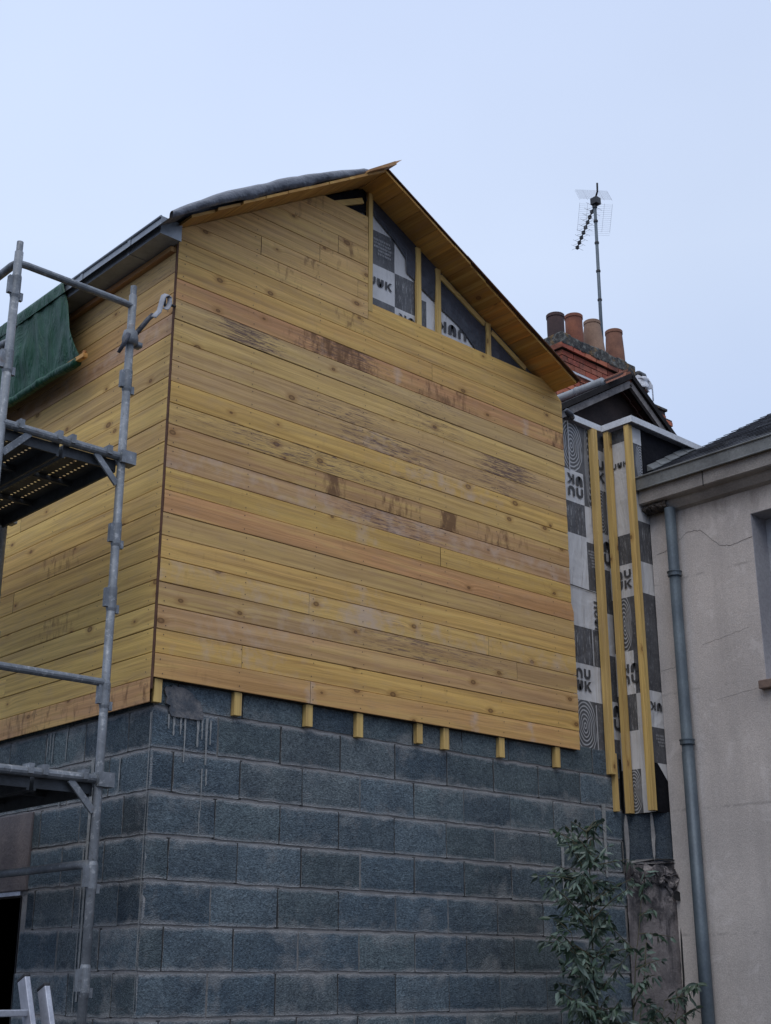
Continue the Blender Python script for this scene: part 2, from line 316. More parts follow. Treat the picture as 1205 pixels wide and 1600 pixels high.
# ------------------------------------------------------------------ mesh helper
OFF = {}
class MB:
    def __init__(s): s.v=[]; s.f=[]; s.mi=[]; s.t=[]; s.uv=[]; s.st=[]
    def vert(s, p, st=(0,0,0)): s.v.append(tuple(p)); s.st.append(st); return len(s.v)-1
    def face(s, idx, mi=0, tint=(.5,.5,.5), uv=None):
        s.f.append(tuple(idx)); s.mi.append(mi); s.t.append(tint); s.uv.append(uv or [(0,0)]*len(idx))
    def poly(s, pts, mi=0, tint=(.5,.5,.5), uv=None): s.face([s.vert(p) for p in pts], mi, tint, uv)
    def hexa(s, c, mi=0, tint=(.5,.5,.5), ax=0):
        """c: 8 corners, bottom ring 0-3 then top ring 4-7"""
        i = [s.vert(p) for p in c]
        ou, ov = random.random()*20, random.random()*20
        for q in ((3,2,1,0),(4,5,6,7),(0,1,5,4),(1,2,6,5),(2,3,7,6),(3,0,4,7)):
            P = [Vector(c[k]) for k in q]
            nrm = (P[1]-P[0]).cross(P[2]-P[0]); L = [abs(n) for n in nrm]; d = L.index(max(L))
            rest = [k for k in (0,1,2) if k != d]
            if ax in rest: u_, v_ = ax, [k for k in rest if k != ax][0]
            else: u_, v_ = rest
            s.face([i[k] for k in q], mi, tint, [(p[u_]+ou, p[v_]+ov) for p in P])
    def box(s, x0,x1,y0,y1,z0,z1, mi=0, tint=(.5,.5,.5), ax=0, j=0):
        r = lambda: random.uniform(-j, j)
        s.hexa([(x+r(),y+r(),z+r()) for z in (z0,z1) for x,y in ((x0,y0),(x1,y0),(x1,y1),(x0,y1))], mi, tint, ax)
    def bar(s, p0, p1, w, h, mi=0, tint=(.5,.5,.5), up=(0,0,1)):
        p0, p1 = Vector(p0), Vector(p1); d = (p1-p0).normalized(); sd_ = d.cross(Vector(up)).normalized(); u = sd_.cross(d)
        cs = []
        for p in (p0, p1):
            for a, b in ((-1,-1),(1,-1),(1,1),(-1,1)): cs.append(p + sd_*a*w/2 + u*b*h/2)
        s.hexa(cs, mi, tint, max(range(3), key=lambda k: abs(d[k])))
    def tube(s, pts, r, n=10, mi=0, tint=(.5,.5,.5), caps=True):
        pts = [Vector(p) for p in pts]; rr = r if isinstance(r, (list, tuple)) else [r]*len(pts)
        rings = []; prev = None
        for i, p in enumerate(pts):
            d = (pts[min(i+1,len(pts)-1)] - pts[max(i-1,0)]).normalized()
            if prev is None: a = d.cross(Vector((0,0,1)) if abs(d.z) < .9 else Vector((1,0,0))).normalized()
            else: a = (prev - d*prev.dot(d)).normalized()
            prev = a; b = d.cross(a)
            rings.append([s.vert(p + (a*cos(2*pi*k/n) + b*sin(2*pi*k/n))*rr[i]) for k in range(n)])
        for i in range(len(rings)-1):
            for k in range(n): s.face((rings[i][k], rings[i][(k+1)%n], rings[i+1][(k+1)%n], rings[i+1][k]), mi, tint)
        if caps: s.face(rings[0][::-1], mi, tint); s.face(rings[-1], mi, tint)
    def lathe(s, c, prof, n=20, mi=0, tint=(.5,.5,.5)):
        c = Vector(c); rings = [[s.vert(c+Vector((r*cos(2*pi*k/n), r*sin(2*pi*k/n), z))) for k in range(n)] for r, z in prof]
        for i in range(len(rings)-1):
            for k in range(n): s.face((rings[i][k], rings[i][(k+1)%n], rings[i+1][(k+1)%n], rings[i+1][k]), mi, tint)
    def grid(s, fn, nu, nv, mi=0, tint=(.5,.5,.5), uvfn=None):
        ids = [[s.vert(fn(i/nu, j/nv)) for i in range(nu+1)] for j in range(nv+1)]
        for j in range(nv):
            for i in range(nu):
                uv = None
                if uvfn: uv = [uvfn(a/nu, b/nv) for a, b in ((i,j),(i+1,j),(i+1,j+1),(i,j+1))]
                s.face((ids[j][i], ids[j][i+1], ids[j+1][i+1], ids[j+1][i]), mi, tint, uv)
    def build(s, name, mats, parent=None, smooth=False, bevel=0, solid=0):
        if not isinstance(mats, (list, tuple)): mats = [mats]
        off = OFF.get(parent.as_pointer(), Vector((0,0,0))) if parent else Vector((0,0,0))
        me = bpy.data.meshes.new(name)
        me.from_pydata([(p[0]-off.x, p[1]-off.y, p[2]-off.z) for p in s.v], [], s.f)
        for m in mats: me.materials.append(M[m] if isinstance(m, str) else m)
        me.polygons.foreach_set('material_index', s.mi)
        a = me.attributes.new('tint', 'FLOAT_COLOR', 'FACE'); a.data.foreach_set('color', [c for t in s.t for c in (*t, 1)])
        a = me.attributes.new('stain', 'FLOAT_COLOR', 'POINT'); a.data.foreach_set('color', [c for t in s.st for c in (*t, 1)])
        u = me.uv_layers.new(name='UVMap'); fl = []
        for p in s.uv:
            for q in p: fl += [q[0], q[1]]
        u.data.foreach_set('uv', fl)
        if smooth: me.polygons.foreach_set('use_smooth', [True]*len(s.f))
        me.update()
        o = bpy.data.objects.new(name, me); S.collection.objects.link(o)
        if parent: o.parent = parent; OFF[o.as_pointer()] = off
        if bevel:
            b = o.modifiers.new('Bevel', 'BEVEL'); b.width = bevel; b.segments = 2; b.limit_method = 'ANGLE'
        if solid:
            b = o.modifiers.new('Solidify', 'SOLIDIFY'); b.thickness = solid; b.offset = 0
        return o
def tag(o, label, cat=None, group=None, kind=None):
    if label: o['label'] = label
    if cat: o['category'] = cat
    if group: o['group'] = group
    if kind: o['kind'] = kind
    return o
def thing(name, loc, label, cat, group=None):
    o = bpy.data.objects.new(name, None); S.collection.objects.link(o); o.location = loc; o.empty_display_size = .2
    OFF[o.as_pointer()] = Vector(loc)
    return tag(o, label, cat, group)
def fn(x, y=0., z=0.): return mnoise.noise(Vector((x, y, z)))

# ------------------------------------------------------------------ ground
g = MB()
def gfn(u, v): return ((u-.5)*1200, (v-.5)*1200, 0)
g.grid(gfn, 24, 24)
tag(g.build('ground', 'ground'), 'bare dark ground of the building yard', kind='structure')

# ================================================================== HOUSE EXTENSION
EXT = thing('house_extension', (1.6, 2.5, 0), 'unfinished house extension with yellow timber boards above a grey concrete block storey', 'house')
PIT = .1192; ZB = 2.957
XE, YE = 3.165, 4.6
Lz = lambda x: 5.400 + .647*x           # left roof underside in the gable plane
Rz = lambda x: 6.902 - .4895*x          # right roof underside
Y_ = (.60,.445,.15); T_ = (.50,.375,.17); P_ = (.56,.31,.15); G_ = (.46,.335,.20); B_ = (.47,.295,.13); C_ = (.60,.46,.21)
gab_t = [(.58,.40,.175),Y_,(.52,.38,.20),(.47,.365,.185),(.58,.45,.17),(.60,.45,.16),(.50,.395,.18),(.54,.345,.165),(.60,.46,.15),G_,
         (.47,.335,.165),(.57,.455,.18),(.60,.455,.15),(.49,.385,.20),(.53,.425,.21),(.57,.465,.19),(.53,.44,.22),(.50,.315,.165),(.60,.44,.16),(.59,.45,.17)]
while len(gab_t) < 30: gab_t.append(tuple(a*b for a, b in zip((.57,.44,.20), [random.uniform(.93,1.06)]*3)))

def gauss(x, c, w): return exp(-((x-c)/w)**2)
def gable_stain(k, x, z):
    v = .5 + .5*fn(x*1.7, k*3.1)
    p = b = w = 0
    if k == 16: p = gauss(x,.50,.26)*.72 + gauss(x,1.35,.25)*.3 + gauss(x,1.9,.3)*.3
    if k == 15: p = .35*gauss(x,1.9,.5)
    if k == 14: p = .42*gauss(x,1.2,.45) + .75*gauss(x,2.55,.30)
    if k == 13: p = .48*gauss(x,1.5,.55) + .4*gauss(x,2.5,.35); w = .35*gauss(x,1.45,.3)
    if k == 12: p = .3*gauss(x,1.75,.3); w = .5*gauss(x,2.0,.4)
    if k == 11: p = .45*gauss(x,.9,.9)
    if k == 17: b = .8*gauss(x,1.15,.28) + .5*gauss(x,2.0,.25) + .7*gauss(x,3.1,.12); p = .55*gauss(x,1.2,.4)
    if k == 10: b = 1.3*gauss(x,1.11,.055) + 1.5*gauss(x,2.03,.06) + .45*gauss(x,1.6,.2) + .5*gauss(x,2.5,.2)
    if k == 9: p = .45*gauss(x,1.6,.6); w = .3
    if k == 4: w = .7*gauss(x,1.35,.12) + .3; p = .25*gauss(x,1.6,.5)
    if k == 3: p = .4*gauss(x,1.9,.8); w = .3*gauss(x,1.0,.5)
    if k == 5: w = .45*gauss(x,1.35,.12)
    if k == 8: w = .5*gauss(x,1.35,.1)
    if k in (1,2): w = .35*gauss(x,.5,.4)
    if k > 18: p = .18*v; b = .3*gauss(x,.75+.15*(k%4),.1)
    for c in (.97, 1.56, 2.21, 2.72): w += (.6 if k in (0,17) else .12)*gauss(x, c+.02*(k%3), .013)
    return (min(1.2, p+.13*v), min(1.4, b+.16*v), min(1, w+.05))

OPEN = (2, 3, 5, 11, 16)
def clad(mb, Pf, k, z0, z1, xl, xr, tint, joints, stain, uo, step=.055):
    """one course of boards: profile rows across, columns along; Pf(u, z, d) -> point, d = proud of the plane"""
    xs = [None] + list(joints) + [None]
    for s in range(len(xs)-1):
        q_ = random.uniform(.94,1.05); tj = (min(.8, tint[0]*1.13*q_), tint[1]*1.04*q_, tint[2]*1.05*q_)
        off = random.random()*30; offv = random.random()*30
        g_ = .0014 if k in OPEN else .0003
        rows = [(z0+g_, -.004), (z0+g_+.0022, 0.), ((z0+z1)/2, .0012), (z1-g_-.0022, 0.), (z1-g_, -.004)]
        warp = random.uniform(-.0015,.0015)
        ids = []
        L0 = xl((z0+z1)/2) if xs[s] is None else xs[s]; R0 = xr((z0+z1)/2) if xs[s+1] is None else xs[s+1]
        n = max(2, int((R0-L0)/step))
        for zz, dd in rows:
            a = (xl(zz) if xs[s] is None else xs[s]+.0012); b = (xr(zz) if xs[s+1] is None else xs[s+1]-.0012)
            if b <= a: b = a + .001
            r = []
            for i in range(n+1):
                u = a + (b-a)*i/n
                wob = .0012*fn(u*2+off, zz*9)+ warp
                dz = .0012*fn(u*1.3+off, 4)
                r.append((mb.vert(Pf(u, zz+dz, dd+wob), stain(k, u, zz)), (u+off+uo, zz+offv)))
            ids.append(r)
        for j in range(len(rows)-1):
            for i in range(n):
                q = (ids[j][i], ids[j][i+1], ids[j+1][i+1], ids[j+1][i])
                mb.face([a[0] for a in q], 0, tj, [a[1] for a in q])
        # end grain returns
        for e_ in (0, n):
            for j in range(len(rows)-1):
                p = mb.v[ids[j][e_][0]]; q = mb.v[ids[j+1][e_][0]]
        # tiny nails
def nails(mb, Pf, zc, xs):
    for x in xs:
        for dz in (-.036, .034):
            xx = x + random.uniform(-.012,.012); zz = zc + dz + random.uniform(-.005,.005); r = .0034
            mb.poly([Pf(xx+r*cos(a), zz+r*sin(a), .0035) for a in [k*pi/3 for k in range(6)]], 1)

PG = lambda u, z, d: (u, -d, z)
PS = lambda u, z, d: (-d, u, z)
BX = [.045, .514, .984, 1.331, 1.786, 1.994, 2.46, 2.966]
JO = {24:[.9], 23:[.66,1.12], 22:[.98], 21:[.55,1.28], 20:[], 19:[], 18:[1.9], 12:[], 9:[], 8:[1.95], 4:[.95,2.35], 5:[], 3:[2.6], 2:[], 1:[.52], 0:[.97,2.21]}
cl = MB()
def xl_(z): return max(.006, (z-5.400)/.647 + .004)
def xr_(z): return min(3.15 if z > 3.9 else 3.17, (6.902-z)/.4895 + .01)
k = 0
while ZB + k*PIT < 6.02:
    z0, z1 = ZB+k*PIT, ZB+(k+1)*PIT
    if k < 20: clad(cl, PG, k, z0, z1, xl_, xr_, gab_t[k], JO.get(k, []), gable_stain, 0)
    elif k == 20:
        clad(cl, PG, k, z0, z1, xl_, lambda z: 1.362, gab_t[k], [], gable_stain, 0)
        clad(cl, PG, k, z0, z1, lambda z: 1.366, xr_, (.60,.45,.15), [], gable_stain, 0)
    else:
        z1 = min(z1, 6.03+.02)
        clad(cl, PG, k, z0, z1, xl_, lambda z: 1.362, gab_t[k], [j for j in JO.get(k, []) if xl_(z1)+.1 < j < 1.3], gable_stain, 0)
    a, b = xl_(z1), (xr_(z1) if k <= 20 else 1.36)
    nails(cl, PG, (z0+z1)/2, [x for x in BX if a < x < b])
    k += 1
cl.build('gable_cladding', ['wood', 'nail'], EXT)
# side wall boards
SP = .1212; SZ = 2.838
sid_t = [(.54,.37,.19),(.58,.47,.16),(.60,.49,.16),(.60,.50,.18),(.52,.43,.15),(.58,.47,.17),(.57,.46,.17),(.54,.43,.17),(.60,.48,.18),(.60,.49,.17),(.58,.47,.17),
         (.54,.42,.18),(.58,.47,.18),(.60,.49,.18),(.52,.42,.19),(.54,.44,.18),(.46,.34,.22),(.54,.39,.18),(.55,.43,.20),(.52,.42,.22),(.50,.40,.21),(.50,.38,.20)]
def side_stain(k, x, z):
    v = .5+.5*fn(x*2+9, k*2.3)
    return (.12*v + (.4*v if k in (16,19,20) else 0), .10*v + (.55*v if k == 0 else 0) + (.4*gauss(x,1.0,.2) if k in (4,7) else 0), .08 + (.4*v if k == 16 else 0))
cs = MB()
for k in range(22):
    z0 = SZ + k*SP; z1 = z0+SP
    if k == 21: z1 = 5.385
    clad(cs, PS, k, z0, z1, lambda z: .012, lambda z: YE, sid_t[k], [[2.3],[3.1],[1.5],[2.7]][k%4] if k not in (5,9) else [], side_stain, 40, .08)
    nails(cs, PS, (z0+z1)/2, [.06, .55, 1.1, 1.65, 2.2, 2.8])
cs.build('side_cladding', ['wood', 'nail'], EXT)
# dark backing behind the boards, corner trim
b = MB()
b.poly([(.0,.010,ZB),(3.15,.010,ZB),(3.15,.010,5.34),(2.9,.010,5.45),(.0,.010,5.36)]); 
b.poly([(0.02,.010,5.36),(1.36,.010,5.45),(1.36,.010,6.03),(1.0,.010,6.03)])
b.poly([(.010,.012,SZ),(.010,YE,SZ),(.010,YE,5.385),(.010,.012,5.385)])
b.box(.011, 3.15, .011, .045, ZB-.002, ZB+.02)
b.build('shadow_gap_backing', 'gap', EXT)
b = MB(); b.box(-.004,.0045,-.001,.0095, 2.90, 5.39, 0); b.build('corner_trim', 'trim', EXT)

# battens: stubs below the gable boards
for x in BX:
    b = MB(); dx = random.uniform(-.004,.004)
    b.box(x-.0225+dx, x+.0225+dx, .013, .045, 2.832+random.uniform(-.012,.012), 3.02, 0, (.62,.48,.20), 2, .0008)
    b.build('batten', 'wood', EXT, bevel=.0015)
# battens in the open gable triangle
for x, w, t in ((1.382,.034,None), (1.80,.040,None), (1.975,.040,None), (2.437,.042,None)):
    b = MB(); zt = Rz(x) - .012 if x > 1.4 else 6.225
    zlo = 5.40
    b.box(x-w/2, x+w/2, -.003 if x < 1.4 else .004, .024, zlo, zt, 0, (.64,.50,.20), 2, .0006)
    b.build('batten', 'wood', EXT, bevel=.0015)
for (xa, za, xb_, zb_) in ((2.00, Rz(2.00)-.045, 2.405, Rz(2.405)-.045), (2.47, Rz(2.47)-.05, 2.80, Rz(2.80)-.05), (1.08, Lz(1.08)-.075, 1.325, Lz(1.325)-.105)):
    b = MB(); b.bar((xa,.016,za), (xb_,.016,zb_), .02, .038, 0, (.64,.50,.20)); b.build('batten', 'wood', EXT, bevel=.0015)

# ---- block walls
def block_wall(mb, P, u0, u1, ztop, zbot, joint0, seed, holes=(), dark=None, first=0.):
    random.seed(seed); z = joint0; r = 0
    rows = []
    while z > zbot: rows.append((z-.2, z)); z -= .2
    rows = [(joint0, ztop)] + rows
    for ri, (za, zb) in enumerate(rows):
        zb_ = min(zb, ztop); u = u0 + (.384-.4 if ri % 2 else .134-.4) + first
        n_ = 0
        while u < u1:
            L = .397 + random.choice((0,0,0,.006,-.006)) ; a, c = max(u, u0), min(u+L, u1); u += L; n_ += 1
            if c - a < .04: continue
            skip = False
            for h in holes:
                if za >= h[3]-.01 or zb <= h[2]+.01: continue
                if a < h[1] and c > h[0]:
                    if a >= h[0]-.03 and c <= h[1]+.03: skip = True
                    elif a < h[0] < c: c = h[0]
                    elif a < h[1] < c: a = h[1]
            if skip or c - a < .04: continue
            m = random.uniform(.70, 1.25); base = random.choice(((.195,.250,.278),(.170,.228,.265),(.222,.262,.268),(.198,.250,.258)))
            if dark: m *= dark((a+c)/2, (za+zb)/2)
            t = tuple(q*m for q in base)
            gv, gh = random.uniform(.003,.006), random.uniform(.004,.010)
            if random.random() < .72: mb.poly([P(c-.012, za+.004, -.003), P(c+.012, za+.004, -.003), P(c+.012, zb_-.004, -.003), P(c-.012, zb_-.004, -.003)], 1)
            nx, nz = max(2, int((c-a)/.06)), 4
            tilt = random.uniform(-.003,.003); so = random.random()*50
            zc = (za+zb)/2; H = (zb_-za)
            ids = []
            for j in range(nz+1):
                row = []
                for i in range(nx+1):
                    uu = a + gv + (c-a-2*gv)*i/nx; zz = za+gh+(zb_-za-2*gh)*j/nz
                    ed = (i in (0,nx)) or (j in (0,nz))
                    jz = .006*fn(uu*19+so, zz*19) if j in (0,nz) else 0
                    ju = .0045*fn(uu*19+so, zz*19, 7) if i in (0,nx) else 0
                    d = .0025*fn(uu*11+so, zz*11, 3) + tilt*(i/nx-.5)
                    row.append((mb.vert(P(uu+ju, zz+jz, d - (.004 if ed else 0) + .004)), (uu, zz-zc)))
                ids.append(row)
            for j in range(nz):
                for i in range(nx):
                    q = (ids[j][i], ids[j][i+1], ids[j+1][i+1], ids[j+1][i])
                    mb.face([w[0] for w in q], 0, t, [w[1] for w in q])
            per = [ids[0][i] for i in range(nx+1)] + [ids[j][nx] for j in range(1,nz+1)] + [ids[nz][i] for i in range(nx-1,-1,-1)] + [ids[j][0] for j in range(nz-1,0,-1)]
            pi_ = [w[0] for w in per]; back = []
            for q in pi_:
                x_, y_, z_ = mb.v[q]; bx = P(0,0,0); fx = P(0,0,-.014); dd = (fx[0]-bx[0], fx[1]-bx[1])
                back.append(mb.vert((x_+dd[0], y_+dd[1], z_)))
            for q in range(len(pi_)):
                w = (q+1) % len(pi_); mb.face((pi_[q], pi_[w], back[w], back[q]), 0, t, [(0,.09)]*4)
YB = .046
PGb = lambda u, z, d: (u, YB-d, z)
PSb = lambda u, z, d: (YB-d, u, z)
w = MB(); block_wall(w, PGb, YB-.004, 3.62, 3.0, -.17, 2.84-.01, 11)
w.build('gable_block_wall', ['block','jointdark'], EXT)
DOOR = (1.19, 2.3, 0, 2.01)
def dk(u, z):
    return .55 if (random.random() < .35 and .1 < u < 1.2) else random.uniform(.75,1.05)
w = MB(); block_wall(w, PSb, YB-.004, YE, 2.9, -.17, 2.83, 23, holes=(DOOR, (1.13, 2.5, 2.01, 2.43)), dark=dk, first=-.17)
w.build('side_block_wall', ['block','jointdark'], EXT)
w = MB()  # mortar core, with the door opening left free
w.box(YB+.006, 3.62, YB+.006, .25, 0, 2.99)
w.box(YB+.006, .25, .251, 1.19, 0, 2.9); w.box(YB+.006, .25, 1.19, 2.3, 2.02, 2.9); w.box(YB+.006, .25, 2.3, YE, 0, 2.9)
w.build('mortar_bed', 'mortar', EXT)
random.seed(5)
def run(P, u, z0, z1, wd, mat=0):
    w = MB(); n = 7
    off = random.random()*20
    L = [(u - wd/2*(1 - .5*i/n) + .004*fn(off+i*.6,0), z0+(z1-z0)*i/n) for i in range(n+1)]
    R = [(u + wd/2*(1 - .5*i/n) + .004*fn(off+i*.6,5), z0+(z1-z0)*i/n) for i in range(n+1)]
    for i in range(n): w.poly([P(L[i][0],L[i][1],.0095), P(R[i][0],R[i][1],.0095), P(R[i+1][0],R[i+1][1],.0095), P(L[i+1][0],L[i+1][1],.0095)])
    w.build('cement_run', 'drip', EXT)
for u, z0, z1, wd in ((.13,2.80,2.73,.012),(.16,2.80,2.70,.014),(.20,2.80,2.71,.012),(.225,2.80,2.58,.012),(.30,2.80,2.66,.016),(.325,2.80,2.70,.012),(.352,2.81,2.58,.016),(.375,2.80,2.68,.012),(.335,2.56,2.36,.008),(.36,2.56,2.48,.009),(.33,2.36,2.22,.006)):
    run(PGb, u, z0, z1, wd)
for u, z0, z1, wd in ((.30,2.62,2.45,.014),(.55,2.64,1.5,.028),(.58,2.2,1.45,.012),(.05,2.8,2.3,.010),(.052,2.3,1.2,.008),(.86,2.62,2.43,.02),(.50,1.85,1.2,.016),(.83,2.84,2.66,.012),(1.0,2.82,2.68,.01),(.97,2.82,2.66,.012),(1.03,2.80,2.7,.01)):
    run(PSb, u, z0, z1, wd)
for u, z0, z1, wd in ((3.0,2.36,2.05,.03),(3.12,1.75,1.4,.04),(3.42,2.65,2.2,.04),(3.05,1.3,1.0,.05)):
    run(PGb, u, z0, z1, wd)
# rough mortar patch at the corner below the boards
w = MB(); cen = (.19, 2.86); pts = []
for i in range(28):
    a = 2*pi*i/28; r = (.10 + .05*fn(cos(a)*2.5, sin(a)*2.5)+ .03*fn(cos(a)*7,sin(a)*7) + .05*max(0, cos(a+.9))); pts.append((cen[0]+r*cos(a), max(2.79, min(2.985, cen[1] + r*.75*sin(a) - .02*cos(a)))))
fr = [PGb(u, z, .016) for u, z in pts]; bk = [PGb(u, z, -.004) for u, z in pts]
w.poly(fr)
for i in range(28): w.poly([fr[i], fr[(i+1)%28], bk[(i+1)%28], bk[i]])
w.build('mortar_patch', 'patch', EXT, bevel=.004)
w = MB(); w.box(.034, .25, 1.125, 2.5, 2.03, 2.425, j=.002); w.build('lintel', 'lintel', EXT, bevel=.006)
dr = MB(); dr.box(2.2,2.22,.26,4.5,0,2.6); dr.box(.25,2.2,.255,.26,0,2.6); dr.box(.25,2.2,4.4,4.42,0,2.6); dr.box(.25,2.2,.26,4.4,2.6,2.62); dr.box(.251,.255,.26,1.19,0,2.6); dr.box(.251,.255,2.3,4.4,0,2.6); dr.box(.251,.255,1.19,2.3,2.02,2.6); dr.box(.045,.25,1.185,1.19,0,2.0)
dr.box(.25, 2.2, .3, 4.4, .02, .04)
dr.build('door_opening', 'dark', EXT)  # near-black walls: the dark of the unlit room is in their colour
b = MB(); b.box(.040,.085,1.19,2.3,2.008,2.028); b.build('door_head_strip', 'alu', EXT)

# ---- hidden sides of the body
b = MB(); b.box(3.10, 3.149, .10, YE, 2.9, 5.34); b.box(.02, 3.15, YE-.05, YE, 0, 5.36); b.box(3.55,3.6,.26,YE,0,2.9)
b.build('rear_wall', 'block', EXT)

# ---- wall membrane in the open gable
CELLM = ['mem_light','mem_dark','mem_grain','mem_ring','ink','inkw']
LI, DA, GR, RI = 0, 1, 2, 3
def cell(mb, P, u0, u1, z0, z1, kind, d=0., mb_roof=False):
    n = 4
    def f(a, c): 
        u = u0+(u1-u0)*a; z = z0+(z1-z0)*c
        if mb_roof: z = min(z, min(Lz(u), Rz(u)) - .006)
        return P(u, z, d + .003*fn(u*5, z*4, 2))
    mb.grid(f, n, n, kind, uvfn=lambda a, c: (a + int(u0*37) % 7*0, c))
def glyph(mb, P, ch, u, z, w, h, flip, mi, d):
    """ch drawn in a unit box; flip = turned by 180 degrees"""
    polys = []
    t = .30
    def arch(tk):
        o = []; i = []
        N = 12
        o.append((0,0)); i.append((tk,0))
        for k in range(N+1):
            a = pi - pi*k/N
            o.append((.5+.5*cos(a), .55+.45*sin(a))); i.append((.5+(.5-tk)*cos(a), .55+(.45-tk*.9)*sin(a)))
        o.append((1,0)); i.append((1-tk,0))
        for k in range(len(o)-1): polys.append([o[k], o[k+1], i[k+1], i[k]])
    if ch == 'n': arch(t)
    elif ch == 'u': arch(t); polys = [[(1-x, 1-y) for x, y in p] for p in polys]
    elif ch == 'U': arch(.43); polys = [[(1-x, 1-y) for x, y in p] for p in polys]; polys.append([(.36,.0),(.64,.0),(.64,.62),(.36,.62)])
    elif ch == 'K': polys += [[(0,0),(t,0),(t,1),(0,1)], [(t,.42),(t+.05,.62),(.68,1),(1.06,1),(.5,.52)], [(t+.02,.55),(.52,.62),(1.08,0),(.70,0)]]
    for p in polys:
        q = [(1-x, 1-y) if flip else (x, y) for x, y in p]
        mb.poly([P(u+w*x, z+h*y, d) for x, y in q], mi)
def logo(mb, P, u, z, s, stacked=True, flip=False, d=.006, skip=0, vertical=False):
    rows = [['n','u'],['U','K']] if stacked else [['n','u','U','K']]
    R = len(rows); C = len(rows[0])
    for r in range(R):
        for c in range(C):
            if c < skip: continue
            uu = c*1.22; zz = (R-1-r)*1.22
            if flip: uu = (C-1-c)*1.22; zz = r*1.22
            if vertical:
                P2 = lambda a, b, dd: P(u + (b)*1.0, z - (a), dd)
                glyph(mb, P2, rows[r][c], uu*s, zz*s, s, s, flip, 4, d)
            else: glyph(mb, P, rows[r][c], u+uu*s, z+zz*s, s, s, flip, 4, d)
def smalltext(mb, P, u0, u1, ztop, rows, h, flip=True, seed=1):
    rs = random.Random(seed)
    for r in range(rows):
        z = ztop - r*h*1.5; ua = u0 + (.0 if r < 2 else (u1-u0)*.18*min(r-1,2)); x = ua
        while x < u1 - h*.4*(r*.3):
            wd = h*rs.choice((.5,.6,.7)); kind = rs.randint(0, 3)
            st = h*.2
            if kind != 1: mb.poly([P(a,b_,.004) for a,b_ in ((x,z),(x+st,z),(x+st,z+h),(x,z+h))], 5)
            if kind != 0: mb.poly([P(a,b_,.004) for a,b_ in ((x+wd-st,z),(x+wd,z),(x+wd,z+h),(x+wd-st,z+h))], 5)
            if kind != 2: mb.poly([P(a,b_,.0045) for a,b_ in ((x,z+h-st),(x+wd,z+h-st),(x+wd,z+h),(x,z+h))], 5)
            mb.poly([P(a,b_,.0045) for a,b_ in ((x,z+h*.35),(x+wd,z+h*.35),(x+wd,z+h*.35+st),(x,z+h*.35+st))], 5)
            x += wd + h*.28
PM = lambda u, z, d: (u, .030-d, z)
m = MB()
cell(m, PM, .95,1.36,5.95,6.22, GR, mb_roof=True)
for u0, u1, cells in ((1.37,1.612,[(6.0,6.2,LI),(5.76,6.0,DA),(5.525,5.76,LI),(5.38,5.525,DA)]),
                      (1.612,1.815,[(5.762,6.06,LI),(5.525,5.762,GR),(5.38,5.525,LI)]),
                      (1.815,1.885,[(5.66,5.95,LI),(5.38,5.66,GR)]),
                      (1.885,2.0,[(5.38,5.9,LI)]), (2.0,2.5,[(5.38,5.74,LI)]), (2.5,2.9,[(5.38,5.55,DA)])):
    for z0, z1, kd in cells: cell(m, PM, u0, u1, z0, z1, kd, mb_roof=True)
logo(m, PM, 1.325, 5.615, .055, False)
logo(m, PM, 1.645, 5.36, .06, True, True)
logo(m, PM, 1.985, 5.50, .075, False, True)
smalltext(m, PM, 1.405, 1.575, 5.93, 5, .016)
m.build('wall_membrane', CELLM, EXT)
# dark underlay flap hanging along the right slope
f = MB()
low = [(1.36,6.17),(1.39,6.146),(1.444,6.078),(1.60,5.987),(1.70,5.90),(1.707,5.80),(1.779,5.768),(1.84,5.732),(1.95,5.685),(2.0,5.655),(2.10,5.617),(2.167,5.589),(2.225,5.554),(2.278,5.507),(2.36,5.447),(2.5,5.42),(2.75,5.41)]
for i in range(len(low)-1):
    (a, za), (c, zc) = low[i], low[i+1]; n = 3
    for j in range(n):
        t0, t1 = j/n, (j+1)/n
        def Q(u, zl, t): 
            zt = max(Rz(u)+.0, zl+.01); return (u, .020 - .010*t*(1-t)*4*(.6+.6*fn(u*9, t*3)), zl + (zt-zl)*t)
        f.poly([Q(a,za,t0), Q(c,zc,t0), Q(c,zc,t1), Q(a,za,t1)])
f.build('underlay_flap', 'flap', EXT, smooth=True)
f = MB(); f.poly([(.85,.024,Lz(.85)),(.85,.024,5.97),(1.36,.024,6.085),(1.36,.024,6.26)]); f.build('underlay_strip', 'underlay', EXT)
b = MB(); b.box(.9, 2.95, .045, .06, 5.3, 5.46); b.poly([(.1,.05,5.46),(3.1,.05,5.38),(1.33,.05,6.27)]); b.build('gable_backing', 'underlay', EXT)

